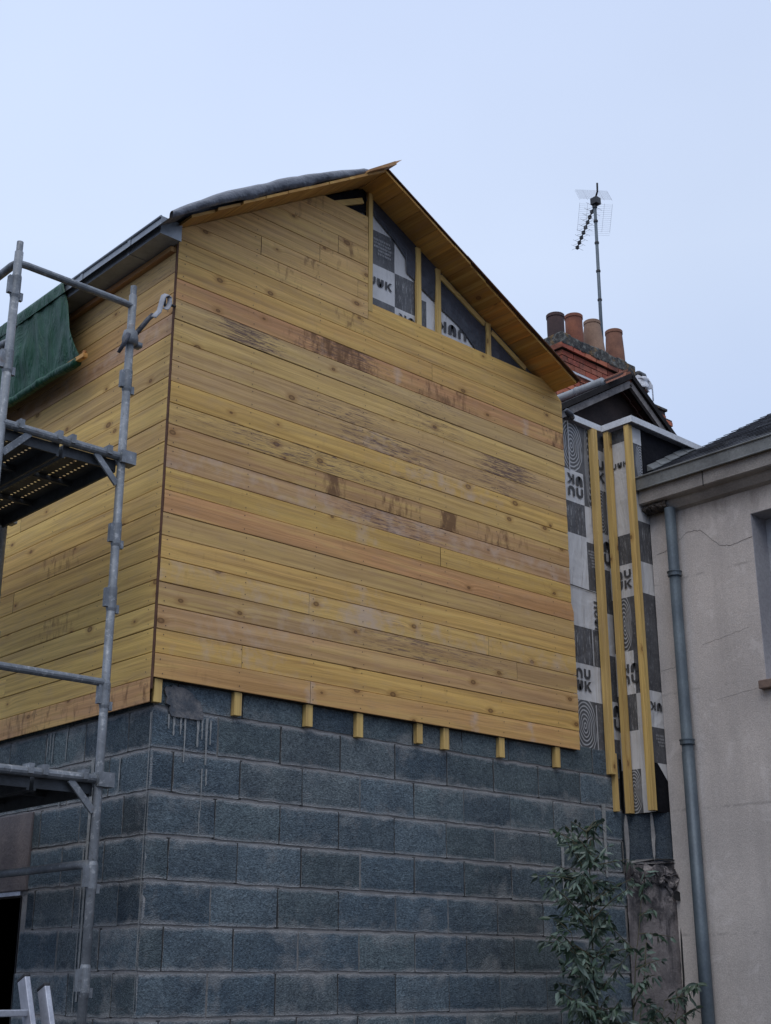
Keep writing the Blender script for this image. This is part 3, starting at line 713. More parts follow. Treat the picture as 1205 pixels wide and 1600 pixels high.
# ---- roof deck boards (their ends overhang the gable) and covering
OV = -.205
RX = 1.325
random.seed(9)
d = MB(); nb = 9
def deckboard(mb, xa, xb, zf, y0, tint, th=.018):
    g_ = .0015; s = 1 if xb > xa else -1
    xa += g_; xb -= g_
    c = []
    for dz in (0, th):
        for x, y in ((xa,y0),(xb,y0),(xb,YE),(xa,YE)): c.append((x, y, zf(x)+dz))
    mb.hexa(c, 0, tint, 1)
for i in range(nb):
    xa = -.03 + (RX+.03)*i/nb; xb = -.03 + (RX+.03)*(i+1)/nb
    m_ = random.uniform(.85,1.1)
    deckboard(d, xa, xb, Lz, OV+.045*gauss(i,0,1.2)+random.uniform(-.004,.004), (.46*m_,.275*m_,.08*m_))  # board tint darkened: shade of the underside is in the colour
d.build('roof_deck', 'wood', EXT)
d = MB(); nb = 12
for i in range(nb):
    xa = RX + (3.085-RX)*i/nb; xb = RX + (3.085-RX)*(i+1)/nb; m_ = random.choice((.62,.8,1.0,1.1,.72,.9)); red = random.choice((1,1,1.15))
    deckboard(d, xa, xb, Rz, OV + (.012 if i > 4 else 0)+random.uniform(-.004,.004), (.56*m_*red,.32*m_,.08*m_))  # tint here also carries the soffit shade, varied per board
d.build('roof_deck', 'wood', EXT)
# splintered end board sticking up at the ridge
d = MB(); 
xs = [1.20, 1.30, 1.37, 1.43]
d.hexa([(1.16,-.235,Lz(1.16)+.02),(1.385,-.235,Lz(1.385)+.025),(1.385,-.12,Lz(1.385)+.025),(1.16,-.12,Lz(1.16)+.02),
        (1.16,-.235,Lz(1.16)+.034),(1.375,-.235,Lz(1.385)+.045),(1.35,-.12,Lz(1.35)+.04),(1.16,-.12,Lz(1.16)+.034)], 0, (.40,.24,.13))
d.poly([(1.37,-.236,Lz(1.37)+.028),(1.43,-.236,Lz(1.43)+.05),(1.38,-.232,Lz(1.38)+.05)], 0, (.35,.2,.12))
d.build('ridge_board', 'wood', EXT)
# felt on the left slope, rolled up along the verge
r = MB()
def roll(u, v):
    x = -.17 + (1.30+.17)*u
    h = .100*(sin(pi*min(1, .05+u*.95))**.6) * (1 - .30*u) + .008
    if u > .9: h *= max(.12, (1-u)/.1)
    zc = Lz(x)+.020
    # profile around the roll from the outer lower lip, over the top, down onto the deck
    if v < .7:
        a = radians(-60) + (v/.7)*radians(230)
        cy, cz = OV+.02, zc + h*.5
        y = cy - cos(a)*h*.42; z = cz + sin(a)*h*.5
        y0 = OV+.03
    else:
        t = (v-.7)/.3; y = OV+.02+h*.42 + t*(YE-OV-.1); z = zc + .006
    cr_ = .009*fn(x*4, v*2) + .003*fn(x*15+v*3, v*3) - .008*max(0, 1-abs(x-.33-v*.25)*14) - .006*max(0, 1-abs(x-.72+v*.2)*14)
    return (x, y, z+cr_)
r.grid(roll, 60, 30)
r.build('roofing_felt', 'rollmem', EXT, smooth=True)
r = MB(); r.hexa([(RX+.01,OV+.004,Rz(RX+.01)+.0195),(3.1,OV+.012,Rz(3.1)+.0195),(3.1,YE,Rz(3.1)+.0195),(RX+.01,YE,Rz(RX+.01)+.0195),
        (RX+.01,OV+.004,Rz(RX+.01)+.029),(3.1,OV+.012,Rz(3.1)+.029),(3.1,YE,Rz(3.1)+.029),(RX+.01,YE,Rz(RX+.01)+.029)])
for xa, xb in ((RX+.01, 2.02), (2.02, 2.75), (2.75, 3.10)):
    q_ = random.uniform(-.003,.003)
    f0, f1 = OV-.011+q_, OV-.0045
    r.hexa([(xa,f0,Rz(xa)+.022),(xb,f0,Rz(xb)+.022),(xb,f1,Rz(xb)+.022),(xa,f1,Rz(xa)+.022),(xa,f0,Rz(xa)+.030),(xb,f0,Rz(xb)+.030),(xb,f1,Rz(xb)+.032),(xa,f1,Rz(xa)+.032)])
    r.hexa([(xa,f1+.0003,Rz(xa)+.0295),(xb,f1+.0003,Rz(xb)+.0295),(xb,OV+.03,Rz(xb)+.0295),(xa,OV+.03,Rz(xa)+.0295),(xa,f1+.0003,Rz(xa)+.032),(xb,f1+.0003,Rz(xb)+.032),(xb,OV+.03,Rz(xb)+.032),(xa,OV+.03,Rz(xa)+.032)])
r.build('roofing_felt', 'trim', EXT)
# box gutter on the side eave
gt = MB(); G0, G1 = -.045, YE; gx0, gx1, gz0, gz1, th = -.140, -.014, 5.295, 5.395, .004
gt.box(gx0, gx1, G0, G1, gz0, gz0+th); gt.box(gx0, gx0+th, G0, G1, gz0+th+.0005, gz1); gt.box(gx1-th, gx1, G0, G1, gz0+th+.0005, gz1)
gt.box(gx0-.0025, gx1+.002, G0-.004, G0-.0005, gz0-.002, gz1+.002)
gt.tube([(gx0-.003, G0-.002, gz1), (gx0-.003, G1, gz1)], .007, 8)
for y in (.25,.75,1.4,2.0,2.6,3.2): gt.box(gx0-.0035, gx1+.001, y, y+.028, gz0-.0035, gz1+.001)
gt.build('gutter', 'zinc', EXT)
b = MB(); b.box(-.0125, .004, -.003, YE, 5.375, 5.44); b.build('fascia_board', 'trim', EXT)
b = MB(); b.box(-.030,-.001,.02,YE,5.262,5.292,0,(.40,.22,.12),1); b.build('gutter_batten', 'wood', EXT)

# ---- membrane-clad bay between the extension and the neighbouring house
BAY = thing('membrane_clad_bay', (3.7, .3, 2.6), 'narrow stepped bay wrapped in grey and white membrane right of the timber gable', 'building bay')
XB, YC, YA = 3.652, -.198, .052
PA = lambda u, z, d: (u, YA-d, z)
PB = lambda u, z, d: (XB-d, -u, z)         # u = -y
PC = lambda u, z, d: (u, YC-d, z)
m = MB()
for u0, u1, cells in ((3.12,3.41,[(4.89,5.25,RI),(4.66,4.89,LI),(4.43,4.66,GR),(4.06,4.43,LI),(3.79,4.06,LI),(3.54,3.79,GR),(3.30,3.54,LI),(2.955,3.30,RI)]),
                      (3.41,3.52,[(4.66,5.25,RI),(4.40,4.66,LI),(4.06,4.40,DA),(3.79,4.06,LI),(3.54,3.79,GR),(3.30,3.54,LI),(2.955,3.30,DA)]),
                      (3.52,XB,[(5.12,5.25,DA),(4.82,5.12,LI),(4.50,4.82,RI),(4.24,4.50,LI),(3.93,4.24,GR),(3.64,3.93,LI),(3.33,3.64,DA),(3.08,3.33,LI),(2.955,3.08,GR)])):
    for z0, z1, kd in cells: cell(m, PA, u0, u1, z0, z1, kd)
logo(m, PA, 3.235, 4.70, .072, True, True)
logo(m, PA, 3.225, 3.36, .066, True, False)
logo(m, PA, 3.445, 3.99, .05, False, False, vertical=True)
smalltext(m, PA, 3.42, 3.50, 4.33, 6, .014, seed=4)
logo(m, PA, 3.475, 4.88, .075, True, False)
logo(m, PA, 3.495, 4.28, .075, True, True)
logo(m, PA, 3.50, 3.14, .075, True, True)
m.poly([PA(3.255,4.89,.007),PA(3.268,4.89,.007),PA(3.268,5.25,.007),PA(3.255,5.25,.007)], 5)
m.poly([PA(3.405,2.957,.007),PA(3.417,2.957,.007),PA(3.417,3.28,.007),PA(3.405,3.28,.007)], 5)
m.poly([PA(3.405,3.54,.007),PA(3.417,3.54,.007),PA(3.417,3.79,.007),PA(3.405,3.79,.007)], 5)
m.poly([PA(3.12,4.058,.0075),PA(3.5,4.045,.0075),PA(3.5,4.052,.0075),PA(3.12,4.066,.0075)], 4)
for z0, z1, kd in ((5.15,5.25,DA),(4.47,5.15,LI),(4.26,4.47,GR),(4.03,4.26,LI),(3.66,4.03,RI),(3.37,3.66,LI),(3.13,3.37,GR),(2.88,3.13,LI),(2.60,2.88,RI)):
    cell(m, PB, -YA, .10 if kd in (GR, RI) or z0 == 3.37 else .198, z0, z1, kd)
    if kd in (GR, RI) or z0 == 3.37: cell(m, PB, .10, .198, z0, z1, LI if z0 in (3.13,2.60) else DA)
logo(m, PB, -.030, 4.96, .040, False, False)
logo(m, PB, -.005, 4.09, .058, True, False)
logo(m, PB, .0, 3.44, .060, True, True)
for z0, z1, kd in ((5.12,5.25,DA),(4.86,5.12,RI),(4.55,4.86,LI),(4.26,4.55,GR),(4.04,4.26,LI),(3.66,4.04,DA),(3.38,3.66,DA),(3.14,3.38,LI),(2.91,3.14,DA)):
    cell(m, PC, XB, 3.80, z0, z1, kd)
cell(m, PC, XB, 3.755, 5.12, 5.24, LI, .004); 
logo(m, PC, 3.66, 3.25, .055, False, True)
smalltext(m, PC, 3.70, 3.78, 3.08, 4, .014, seed=8)
m.poly([PC(3.70,2.91,0),PC(3.80,2.91,0),PC(3.80,2.80,0)], LI)
m.build('wall_membrane', CELLM, BAY)
c = MB()
c.box(3.53, XB+.004, YA+.004, YA+.02, 2.60, 5.22); c.box(XB+.004, XB+.02, YC+.004, YA, 2.60, 5.22)  # black backing also paints the dark void below the membrane edge
c.box(3.66, 3.80, YC+.004, YC+.02, 2.60, 3.2)
c.box(3.801, 4.60, YC+.002, YC+.02, 4.2, 5.25); c.box(3.758, 3.801, YC-.008, YC, 4.85, 5.245)
c.box(3.17, 3.655, YA+.03, 1.3, 5.215, 5.235); c.box(3.675, 4.6, YC+.03, 1.3, 5.215, 5.235)
c.build('black_underlay', 'underlay', BAY)
for args in ((3.477,3.524,.000,YA-.008, 2.84, 5.24), (3.526,3.556,.012,YA-.008, 2.61, 2.98)):
    b = MB(); b.box(*args, 0, (.62,.48,.20), 2, .001); b.build('batten', 'wood', BAY, bevel=.0015)
for y0, z0 in ((-.036, 2.60), (-.214, 2.605)):
    b = MB(); b.box(XB-.052, XB-.009, y0, y0+.042, z0, 5.24, 0, (.62,.48,.19), 2, .001); b.build('batten', 'wood', BAY, bevel=.0015)
fl = MB()
path = [(3.27,.012),(3.594,.012),(3.594,-.250),(4.62,-.250)]
def seg(a, c, zb, zt, e):
    fl.box(min(a[0],c[0])-e, max(a[0],c[0])+e, min(a[1],c[1])-e, max(a[1],c[1])+e, zb, zt)
seg((3.27,.012),(3.585,.012),5.247,5.292,.004); seg((3.594,.017),(3.594,-.25),5.246,5.293,.004); seg((3.60,-.25),(4.62,-.25),5.247,5.292,.004)
fl.box(3.266,3.66,.017,.06,5.288,5.2915); fl.box(3.599,3.66,-.245,.016,5.288,5.2912); fl.box(3.60,4.62,-.245,-.10,5.2882,5.2916)
fl.build('cap_flashing', 'whiteflash', BAY)
b = MB(); b.tube([(3.18,-.01,5.285),(3.22,-.012,5.265),(3.268,0.01,5.262)], [.018,.026,.022], 10); b.build('felt_roll', 'flap', BAY, smooth=True)

# ---- old wall stub under the bay
OW = thing('old_plaster_wall', (3.7,0,0), 'stained crumbling plaster wall stub below the membrane bay, beside the downpipe', 'wall')
p = MB(); N = 46; path = [(3.60,.03),(3.645,.02),(3.665,-.08),(3.70,-.17),(3.76,-.205),(3.90,-.21)]
def pt(t):
    t *= len(path)-1; i = min(int(t), len(path)-2); f_ = t-i
    return path[i][0]*(1-f_)+path[i+1][0]*f_, path[i][1]*(1-f_)+path[i+1][1]*f_
def wallfn(u, v):
    z = 2.30*v; x, y = pt(u)
    dsp = .010*fn(x*20+y*20, z*9) + .005*fn(x*50, y*50, z*40)
    if z > 1.95: dsp += .055*abs(fn(x*13, y*13, z*14)) + .02*fn(x*30,y*30,z*34) - .014
    return (x - dsp*.6, y - dsp*.8, z)
p.grid(wallfn, 20, 90); p.build('plaster', 'plaster', OW, smooth=True)
p = MB()
def wf2(u, v):
    z = 2.30+.305*v; x, y = pt(u); dsp = -.012 + .004*fn(x*30+y*30, z*30)
    return (x - dsp*.6, y - dsp*.8, z)
p.grid(wf2, 16, 10, 0, (.08,.10,.12)); p.build('block_course', 'block', OW, smooth=True)
p = MB()
for (u, v, su, sz) in ((.10,2.44,.07,.30),(.95,2.44,.05,.26),(.52,2.45,.03,.28),(.55,2.30,.45,.03)):
    x, y = pt(u); pts = []
    for k_ in range(12):
        a = 2*pi*k_/12; r_ = 1+.6*fn(cos(a)*3+u*9, sin(a)*3); uu = min(.99, max(.01, u + su*r_*cos(a))); q = pt(uu); pts.append((q[0]-.009, q[1]-.009, v+sz*.5*r_*sin(a)))
    p.poly(pts)
p.build('mortar_patch', 'mortar', OW, solid=.008)
p = MB()
def ledge(u, v):
    x, y = pt(.12+.86*u); a = pi*v
    r_ = (.030 + .030*fn(u*8, v*3) + .022*fn(u*21, v*9))*sin(a)
    z = 2.30 - .055*u - .13*v*(1+.7*fn(u*6, 2)) + .03*fn(u*11, v*4)
    return (x - .006 - r_*.6, y - .006 - r_*.85, z)
p.grid(ledge, 60, 22); p.build('crumbling_edge', 'plaster', OW, smooth=False)
p = MB()
for cx_, cz_, w_, h_ in ((.30,2.16,.05,.05),(.85,2.09,.08,.05),(.55,2.20,.035,.03),(.18,2.24,.03,.04)):
    pts = []
    for k_ in range(16):
        a = 2*pi*k_/16; r_ = 1+.55*fn(cos(a)*2.5+cx_*9, sin(a)*2.5); q = pt(min(.99, max(.01, cx_ + w_*r_*cos(a)))); pts.append((q[0]-.022, q[1]-.030, cz_+h_*.6*r_*sin(a)))
    p.poly(pts)
p.build('cavity_shade', 'dark', OW)  # flat near-black patches painted as the shade inside holes
p = MB(); p.box(3.75, 3.9, -.12, .6, 0, 2.6); p.box(3.62, 3.74, .08, .6, 0, 2.6); p.build('wall_core', 'stonedark', OW)
p = MB(); pts = [(3.80-.004*k_ + .006*fn(k_*.9), -.222, 2.02 - .1*k_) for k_ in range(20)]
p.tube(pts, .006, 5); p.build('crack', 'dark', OW)

# ================================================================== NEIGHBOURING HOUSE
NB = thing('neighbouring_house', (6, -3, 0), 'old beige rendered house with stone cornice and slate roof at the right edge', 'house')
XN = 3.79; NY0, NY1 = -7.0, -.205
wy0, wy1, wz0, wz1 = -2.0, -.985, 3.335, 4.425
f = MB()
def fq(y0, y1, z0, z1): f.box(XN, XN+.45, y0, y1, z0, z1)
fq(NY0, wy0, 0, 4.62); fq(wy1, NY1, 0, 4.62); fq(wy0, wy1, 0, wz0); fq(wy0, wy1, wz1, 4.62)
f.box(XN+.46, 9, NY1-.02, NY1, 0, 4.9); f.box(8.98, 9, NY0, NY1-.021, 0, 4.9)
o = f.build('facade_wall', 'facade', NB)
f = MB(); f.box(XN+.452, XN+.458, wy0-.1, wy1+.1, wz0-.1, wz1+.1); f.build('room_behind', 'dark', NB)
# cracks in the render
def crack(pts, w_=.0035):
    out = []; f = MB()
    for i in range(len(pts)-1):
        (a, za), (c, zc) = pts[i], pts[i+1]; n = 6
        for j in range(n): t = j/n; out.append((a+(c-a)*t + .006*fn(i*3+j*.9, 2), za+(zc-za)*t + .008*fn(i*5+j*1.1, 7)))
    out.append(pts[-1])
    for i in range(len(out)-1):
        (a, za), (c, zc) = out[i], out[i+1]; w = w_*(.6+.5*abs(fn(i*.7, 1)))
        f.poly([(XN-.0018,a,za-w/2),(XN-.0018,c,zc-w/2),(XN-.0018,c,zc+w/2),(XN-.0018,a,za+w/2)])
    f.build('render_crack', 'dark', NB)
crack([(-.245,4.32),(-.36,4.33),(-.50,4.42),(-.60,4.41),(-.74,4.27),(-.82,4.25),(-.985,4.27)], .0035)
crack([(-.21,3.52),(-.33,3.53)], .0018); crack([(-.55,3.64),(-.70,3.66),(-.9,3.69)], .0018); crack([(-.62,3.27),(-.92,3.30)], .0015)
# window
wn = MB(); d0 = XN+.17
wn.box(d0, d0+.05, wy1-.06, wy1, wz0, wz1); wn.box(d0, d0+.05, wy0, wy0+.06, wz0, wz1); wn.box(d0, d0+.05, wy0+.06, wy1-.06, wz1-.06, wz1); wn.box(d0, d0+.05, wy0+.06, wy1-.06, wz0, wz0+.07)
wn.box(d0-.002, d0+.052, -1.49, -1.42, wz0+.07, wz1-.06)
WN = wn.build('window', 'whitepaint', NB, bevel=.004)
q = MB(); q.box(d0+.02, d0+.026, wy0+.055, wy1-.055, wz0+.065, wz1-.055); q.build('pane', 'glass', WN)
q = MB(); q.box(XN+.002, d0, wy1-.003, wy1+.001, wz0, wz1); q.box(XN+.002, d0, wy0-.001, wy0+.003, wz0, wz1); q.box(XN+.002, d0, wy0, wy1, wz1-.003, wz1+.001)
q.build('reveal', 'reveal', WN)
q = MB(); q.box(XN-.05, d0, wy0-.05, wy1+.03, wz0-.055, wz0-.001); q.build('sill', 'sill', WN, bevel=.006)
# cornice with a broken end, gutter, downpipe, roof
c = MB()
prof = [(XN, 4.585),(XN-.030,4.600),(XN-.055,4.635),(XN-.060,4.655),(XN-.100,4.660),(XN-.112,4.668),(XN-.112,4.862),(XN,4.862)]
def sweep(mb, prof, y0, y1, n=1, jit=0, mi=0):
    rings = []
    for i in range(n+1):
        y = y0+(y1-y0)*i/n; rings.append([mb.vert((x + jit*fn(i*.7,k_), y, z + jit*fn(i*.7,k_,5))) for k_, (x, z) in enumerate(prof)])
    L = len(prof)
    for i in range(n):
        for k_ in range(L): mb.face((rings[i][k_], rings[i][(k_+1)%L], rings[i+1][(k_+1)%L], rings[i+1][k_]), mi)
    mb.face(rings[0]); mb.face(rings[-1][::-1])
sweep(c, prof, NY0, -.375, 30, .0012)
for y in (-.73, -1.9): c.box(XN-.114, XN-.111, y, y+.006, 4.66, 4.86, 1)
prof2 = [(XN,4.655),(XN-.10,4.66),(XN-.112,4.668),(XN-.112,4.862),(XN,4.862)]
sweep(c, prof2, -.3745, -.208, 4, .0012)
c.build('cornice', ['stone','dark'], NB)
c = MB()
def brk(u, v):
    y = -.40+.19*u; a = pi*v; r_ = .05*(1+.5*fn(u*9, v*7)+.3*fn(u*25,v*20))*(1-.25*abs(u-.5))
    return (XN - .02 - (.040+.5*r_)*sin(a)*1.05, y + .008*fn(u*14,v*9), 4.650 + .0*v - .055*cos(a)*.5 - .016 + .012*fn(u*12, v*10,3))
c.grid(brk, 26, 14); c.build('broken_moulding', 'stonedark', NB, solid=.012)
q = MB()
gp = [(3.668,4.752),(3.660,4.760),(3.657,4.846),(3.666,4.846),(3.668,4.768),(3.76,4.768),(3.76,4.752)]
gp = [(x, z+.118) for x, z in gp]
gp = [(x, z-.115+.0) for x, z in gp]
q = MB(); 
XG = 3.660
q.box(XG, XG+.006, NY0, -.200, 4.762, 4.852); q.box(XG+.0065, 3.80, NY0, -.200, 4.8625, 4.8665)
q.box(XG+.0005, 3.79, -.2065, -.2005, 4.764, 4.85)
q.tube([(XG-.003, NY0, 4.853), (XG-.003, -.197, 4.853)], .0075, 8)
q.tube([(XG-.004, NY0, 4.762), (XG-.004, -.192, 4.762)], .0065, 8)
for y in (-.42,-.95,-1.5,-2.1): q.box(XG-.0025, XG+.001, y, y+.006, 4.768, 4.848)
q.build('gutter', 'oldzinc', NB)
q = MB(); px, py = XN-.052, -.410
q.tube([(px,py,0),(px,py,2.96),(px,py,2.961),(px,py,4.60)], [.040,.040,.0365,.0365], 20)
Q = q.build('downpipe', 'pipezinc', NB, smooth=True)
for z in (4.135, 3.02, 1.33):
    q = MB(); q.lathe((px,py,z), [(.038,-.014),(.046,-.014),(.046,.010),(.050,.012),(.050,.018),(.038,.018)], 20); q.box(px+.03, XN, py-.008, py+.008, z-.01, z+.01); q.build('pipe_collar', 'pipezinc', Q)
NR = .56
nz = lambda x: 4.885 + NR*(x-3.735)
s = MB(); random.seed(4)
def slate(x, y, w_, e_):
    m_ = random.uniform(.6,1.25); t_ = (.058*m_,.062*m_,.075*m_); lift = random.uniform(.0,.004)
    x1 = x+e_*1.05
    y1 = y+w_-.003
    c_ = [(x,y,nz(x)+.012+lift),(x1,y,nz(x1)+.004),(x1,y1,nz(x1)+.004),(x,y1,nz(x)+.012+lift)]
    s.hexa([(a,b_,c__-.006) for a,b_,c__ in c_]+c_, 0, t_)
hip = lambda x: -.21       # hip edge running back from the bay
r_ = 0; x = 3.70
while x < 9.0:
    y = -5.2 + (.11 if r_ % 2 else 0)
    while y < hip(x):
        wd = min(.2, hip(x)-y)
        if wd > .03: slate(x, y, wd, .11)
        y += .2
    x += .11; r_ += 1
s.build('slate_roof', 'slate', NB)
s = MB(); s.poly([(3.68,-6.9,nz(3.68)),(3.68,-.21,nz(3.68)),(4.52,-.21,nz(4.52)),(9.0,hip(9.0),nz(9.0)),(9.0,-6.9,nz(9.0))]); s.build('roof_deck', 'darkwood', NB)
s = MB()
for i in range(5):
    x = 3.80+.11*i; s.hexa([(x,-.255,nz(x)+.02),(x+.115,-.255,nz(x+.115)+.014),(x+.115,-.205,nz(x+.115)+.014),(x,-.205,nz(x)+.02),
                            (x,-.255,nz(x)+.026),(x+.115,-.255,nz(x+.115)+.02),(x+.115,-.205,nz(x+.115)+.06),(x,-.205,nz(x)+.066)])
s.build('step_flashing', 'oldzinc', NB)

# ================================================================== OLD HOUSE BEHIND
OH = thing('old_gabled_house', (7.5, 4.0, 0), 'dark brown gabled house with tiled roof and brick chimneys behind the new walls', 'house')
gy, rx, rz_, gp_ = 1.39, 5.81, 6.85, .60
hz = lambda x: rz_ - (gp_ if x < rx else .70)*abs(x-rx)
h = MB()
h.hexa([(4.62,gy+.12,0),(7.0,gy+.12,0),(7.0,8,0),(4.62,8,0),(4.62,gy+.12,hz(4.62)-.05),(7.0,gy+.12,hz(7.0)-.05),(7.0,8,hz(7.0)-.05),(4.62,8,hz(4.62)-.05)])
h.poly([(4.62,gy+.12,hz(4.62)-.05),(7.0,gy+.12,hz(7.0)-.05),(rx,gy+.12,rz_-.05)])
h.build('gable_wall', 'brownwall', OH)
for sgn, xe in ((-1, 4.58), (1, 7.05)):
    b = MB(); a = Vector((rx, gy-.04, rz_-.055)); e_ = Vector((xe, gy-.04, hz(xe)-.055)); b.bar(a-Vector((0,0,.02)), e_-Vector((0,0,.02)), .03, .06); b.build('verge_board', 'greywood', OH)
    b = MB(); b.bar(a+Vector((0,.02,.055)), e_+Vector((0,.02,.055)), .12, .05); b.build('verge_board', 'darkwood', OH)
t = MB(); random.seed(3)
for side in (-1, 1):
    u = 0; r_ = 0
    while u < 1.20:
        y = gy-.06
        while y < 6.0:
            m_ = random.uniform(.6,1.2); tt = random.choice(((.12,.055,.045),(.16,.06,.045),(.09,.05,.048)))
            x0, x1 = rx+side*(1.20-u), rx+side*(1.20-u-.125)
            zz = lambda x_: hz(x_) - .012
            c_ = [(x0,y,zz(x0)+.030),(x0,y+.165,zz(x0)+.030),(x1,y+.165,zz(x1)+.012),(x1,y,zz(x1)+.012)]
            t.hexa([(a,b_,c__-.014) for a,b_,c__ in c_]+c_, 0, tuple(q*m_ for q in tt))
            y += .17
        u += .11; r_ += 1
y = gy-.05
while y < 6: t.tube([(rx,y,rz_-.02),(rx,y+.3,rz_-.01)], [.07,.062], 8, 0, (.30,.12,.07)); y += .29
t.build('tiled_roof', 'tile', OH)
# zinc gutter and upper tile strip left of the gable
# (a second, slightly higher roof slope runs back beside the gable)
z2 = MB(); ex, ez = 5.40, 6.665
z2.tube([(ex, gy-.05, ez), (ex, 6.0, ez)], .042, 12)
for y in (1.62,1.95,2.3): z2.tube([(ex,y,ez),(ex,y+.03,ez)], .047, 12)
z2.build('gutter', 'zincpale', OH, smooth=True)
z2 = MB()
y = 1.18
while y < 4.2:
    for j in range(5):
        x = ex+.02+.07*j; top = 5.50+.17*(y-1.18)
        if x > top: break
        m_ = random.uniform(.6,1.2); tt = random.choice(((.12,.055,.045),(.26,.10,.055),(.09,.05,.048)))
        if j and x+.07 > top: tt = (.30,.12,.07)
        zz = 6.668+.78*(x-5.42)
        z2.hexa([(x,y,zz),(x+.075,y,zz+.05),(x+.075,y+.12,zz+.05),(x,y+.12,zz),(x,y,zz+.022),(x+.075,y,zz+.068),(x+.075,y+.12,zz+.068),(x,y+.12,zz+.022)], 0, tuple(q*m_ for q in tt))
    y += .125
z2.build('tile_slope', 'tile', OH)

def bricks(mb, x0, x1, y0, y1, z0, z1, bw=.225, bh=.068, jt=.012, seed=1):
    rs = random.Random(seed); z = z0; r = 0
    while z + bh <= z1+.001:
        for face in (0, 1, 2, 3):
            a, c = (x0, x1) if face in (0, 2) else (y0, y1)
            u = a - (bw/2 if r % 2 else 0)
            while u < c - .02:
                s0, s1 = max(u, a), min(u+bw-jt, c)
                if s1 - s0 > .03:
                    m_ = rs.uniform(.6,1.2); tt = rs.choice(((.50,.135,.08),(.55,.18,.10),(.40,.11,.07),(.46,.16,.10)))
                    tt = tuple(q*m_ for q in tt); e = .006
                    if face == 0: mb.box(s0, s1, y0-e, y0+.02, z, z+bh, 0, tt, j=.0015)
                    elif face == 2: mb.box(s0, s1, y1-.02, y1+e, z, z+bh, 0, tt, j=.0015)
                    elif face == 3: mb.box(x0-e-.001, x0+.02, s0, s1, z, z+bh, 0, tt, j=.0015)
                    else: mb.box(x1-.02, x1+e+.001, s0, s1, z, z+bh, 0, tt, j=.0015)
                u += bw
        z += bh+jt; r += 1
    mb.box(x0+.003, x1-.003, y0+.003, y1-.003, z0, z1, 1)
cx0, cx1, cy0, cy1, ct = 8.25, 9.64, 4.10, 4.66, 9.05
c = MB(); bricks(c, cx0+.03, cx1-.03, cy0+.03, cy1-.03, 5.6, ct-.32, seed=2); bricks(c, cx0, cx1, cy0, cy1, ct-.32, ct-.08, seed=3); bricks(c, cx0-.04, cx1+.04, cy0-.04, cy1+.04, ct-.08, ct, seed=5)
CH = c.build('chimney', ['brick','brickmortar'], OH)
c = MB()
def capf(x0,x1,y0,y1,z0,z1):
    c.box(x0,x1,y0,y1,z0,z1,j=.01)
for i in range(8): capf(cx0-.05+i*.186, cx0-.05+(i+1)*.186+.004, cy0-.055-.01*fn(i*1.3), cy1+.05, ct+.002-.03, ct+.130+.02*fn(i*.9,4))
c.build('chimney_cap', 'lichen', CH, bevel=.02)
c = MB(); c.box(cx0-.004,cx1,cy0-.003,cy0+.028,ct-.352,ct-.322); c.box(cx0-.003,cx0+.028,cy0+.029,cy1,ct-.352,ct-.322); c.build('flashing_band', 'whiteflash', CH)
for i, (mt, x, r0, r1, hh, yy) in enumerate((('pot_dark',8.45,.112,.116,.45,4.34),('pot_red',8.82,.118,.118,.57,4.34),('pot_cream',9.20,.175,.112,.62,4.34),('pot_orange',9.66,.140,.116,.64,4.34))):
    c = MB(); c.lathe((x, yy, ct+.09), [(r0,0),(r0*.97,.02),((r0+r1)/2*.98,hh*.5),(r1*.95,hh-.05),(r1*1.02,hh-.045),(r1*1.02,hh-.005),(r1*.98,hh),(r1*.84,hh),(r1*.8,hh*.3),(0.001,hh*.3)], 24)
    c.build('chimney_pot', mt, CH, smooth=False)
# smaller chimney farther back to the right with a red pot
c = MB(); k0, k1, l0, l1 = 12.45, 13.31, 6.05, 6.6
bricks(c, k0+.02, k1-.10, l0, l1, 7.2, 9.98, seed=7); bricks(c, k0-.05, k1, l0-.05, l1+.05, 9.98, 10.08, seed=8); bricks(c, k0,k1-.10,l0,l1, 10.083, 10.22, seed=9)
C2 = c.build('chimney', ['brick','brickmortar'], OH)
c = MB(); c.box(k0-.02,k1-.08,l0-.03,l1+.04,10.224,10.262,j=.006); c.build('chimney_cap', 'lichen', C2, bevel=.01)
c = MB(); c.lathe((12.70,6.15,10.20), [(.10,0),(.10,.22),(.11,.23),(.11,.26),(.08,.26),(.08,.05)], 18); c.build('chimney_pot', 'pot_red', C2)
# pitched roof that carries the chimneys
c = MB(); c.hexa([(7.1,5.0,5.2),(13.6,5.0,5.2),(13.6,8,5.2),(7.1,8,5.2),(7.1,5.0,5.6),(13.6,5.0,5.6),(13.6,7.9,7.6),(7.1,7.9,7.6)]); c.build('rear_roof', 'tile', OH)
c = MB(); c.box(7.1,13.5,4.1,7.9,0,5.5); c.build('rear_wall', 'brownwall', OH)

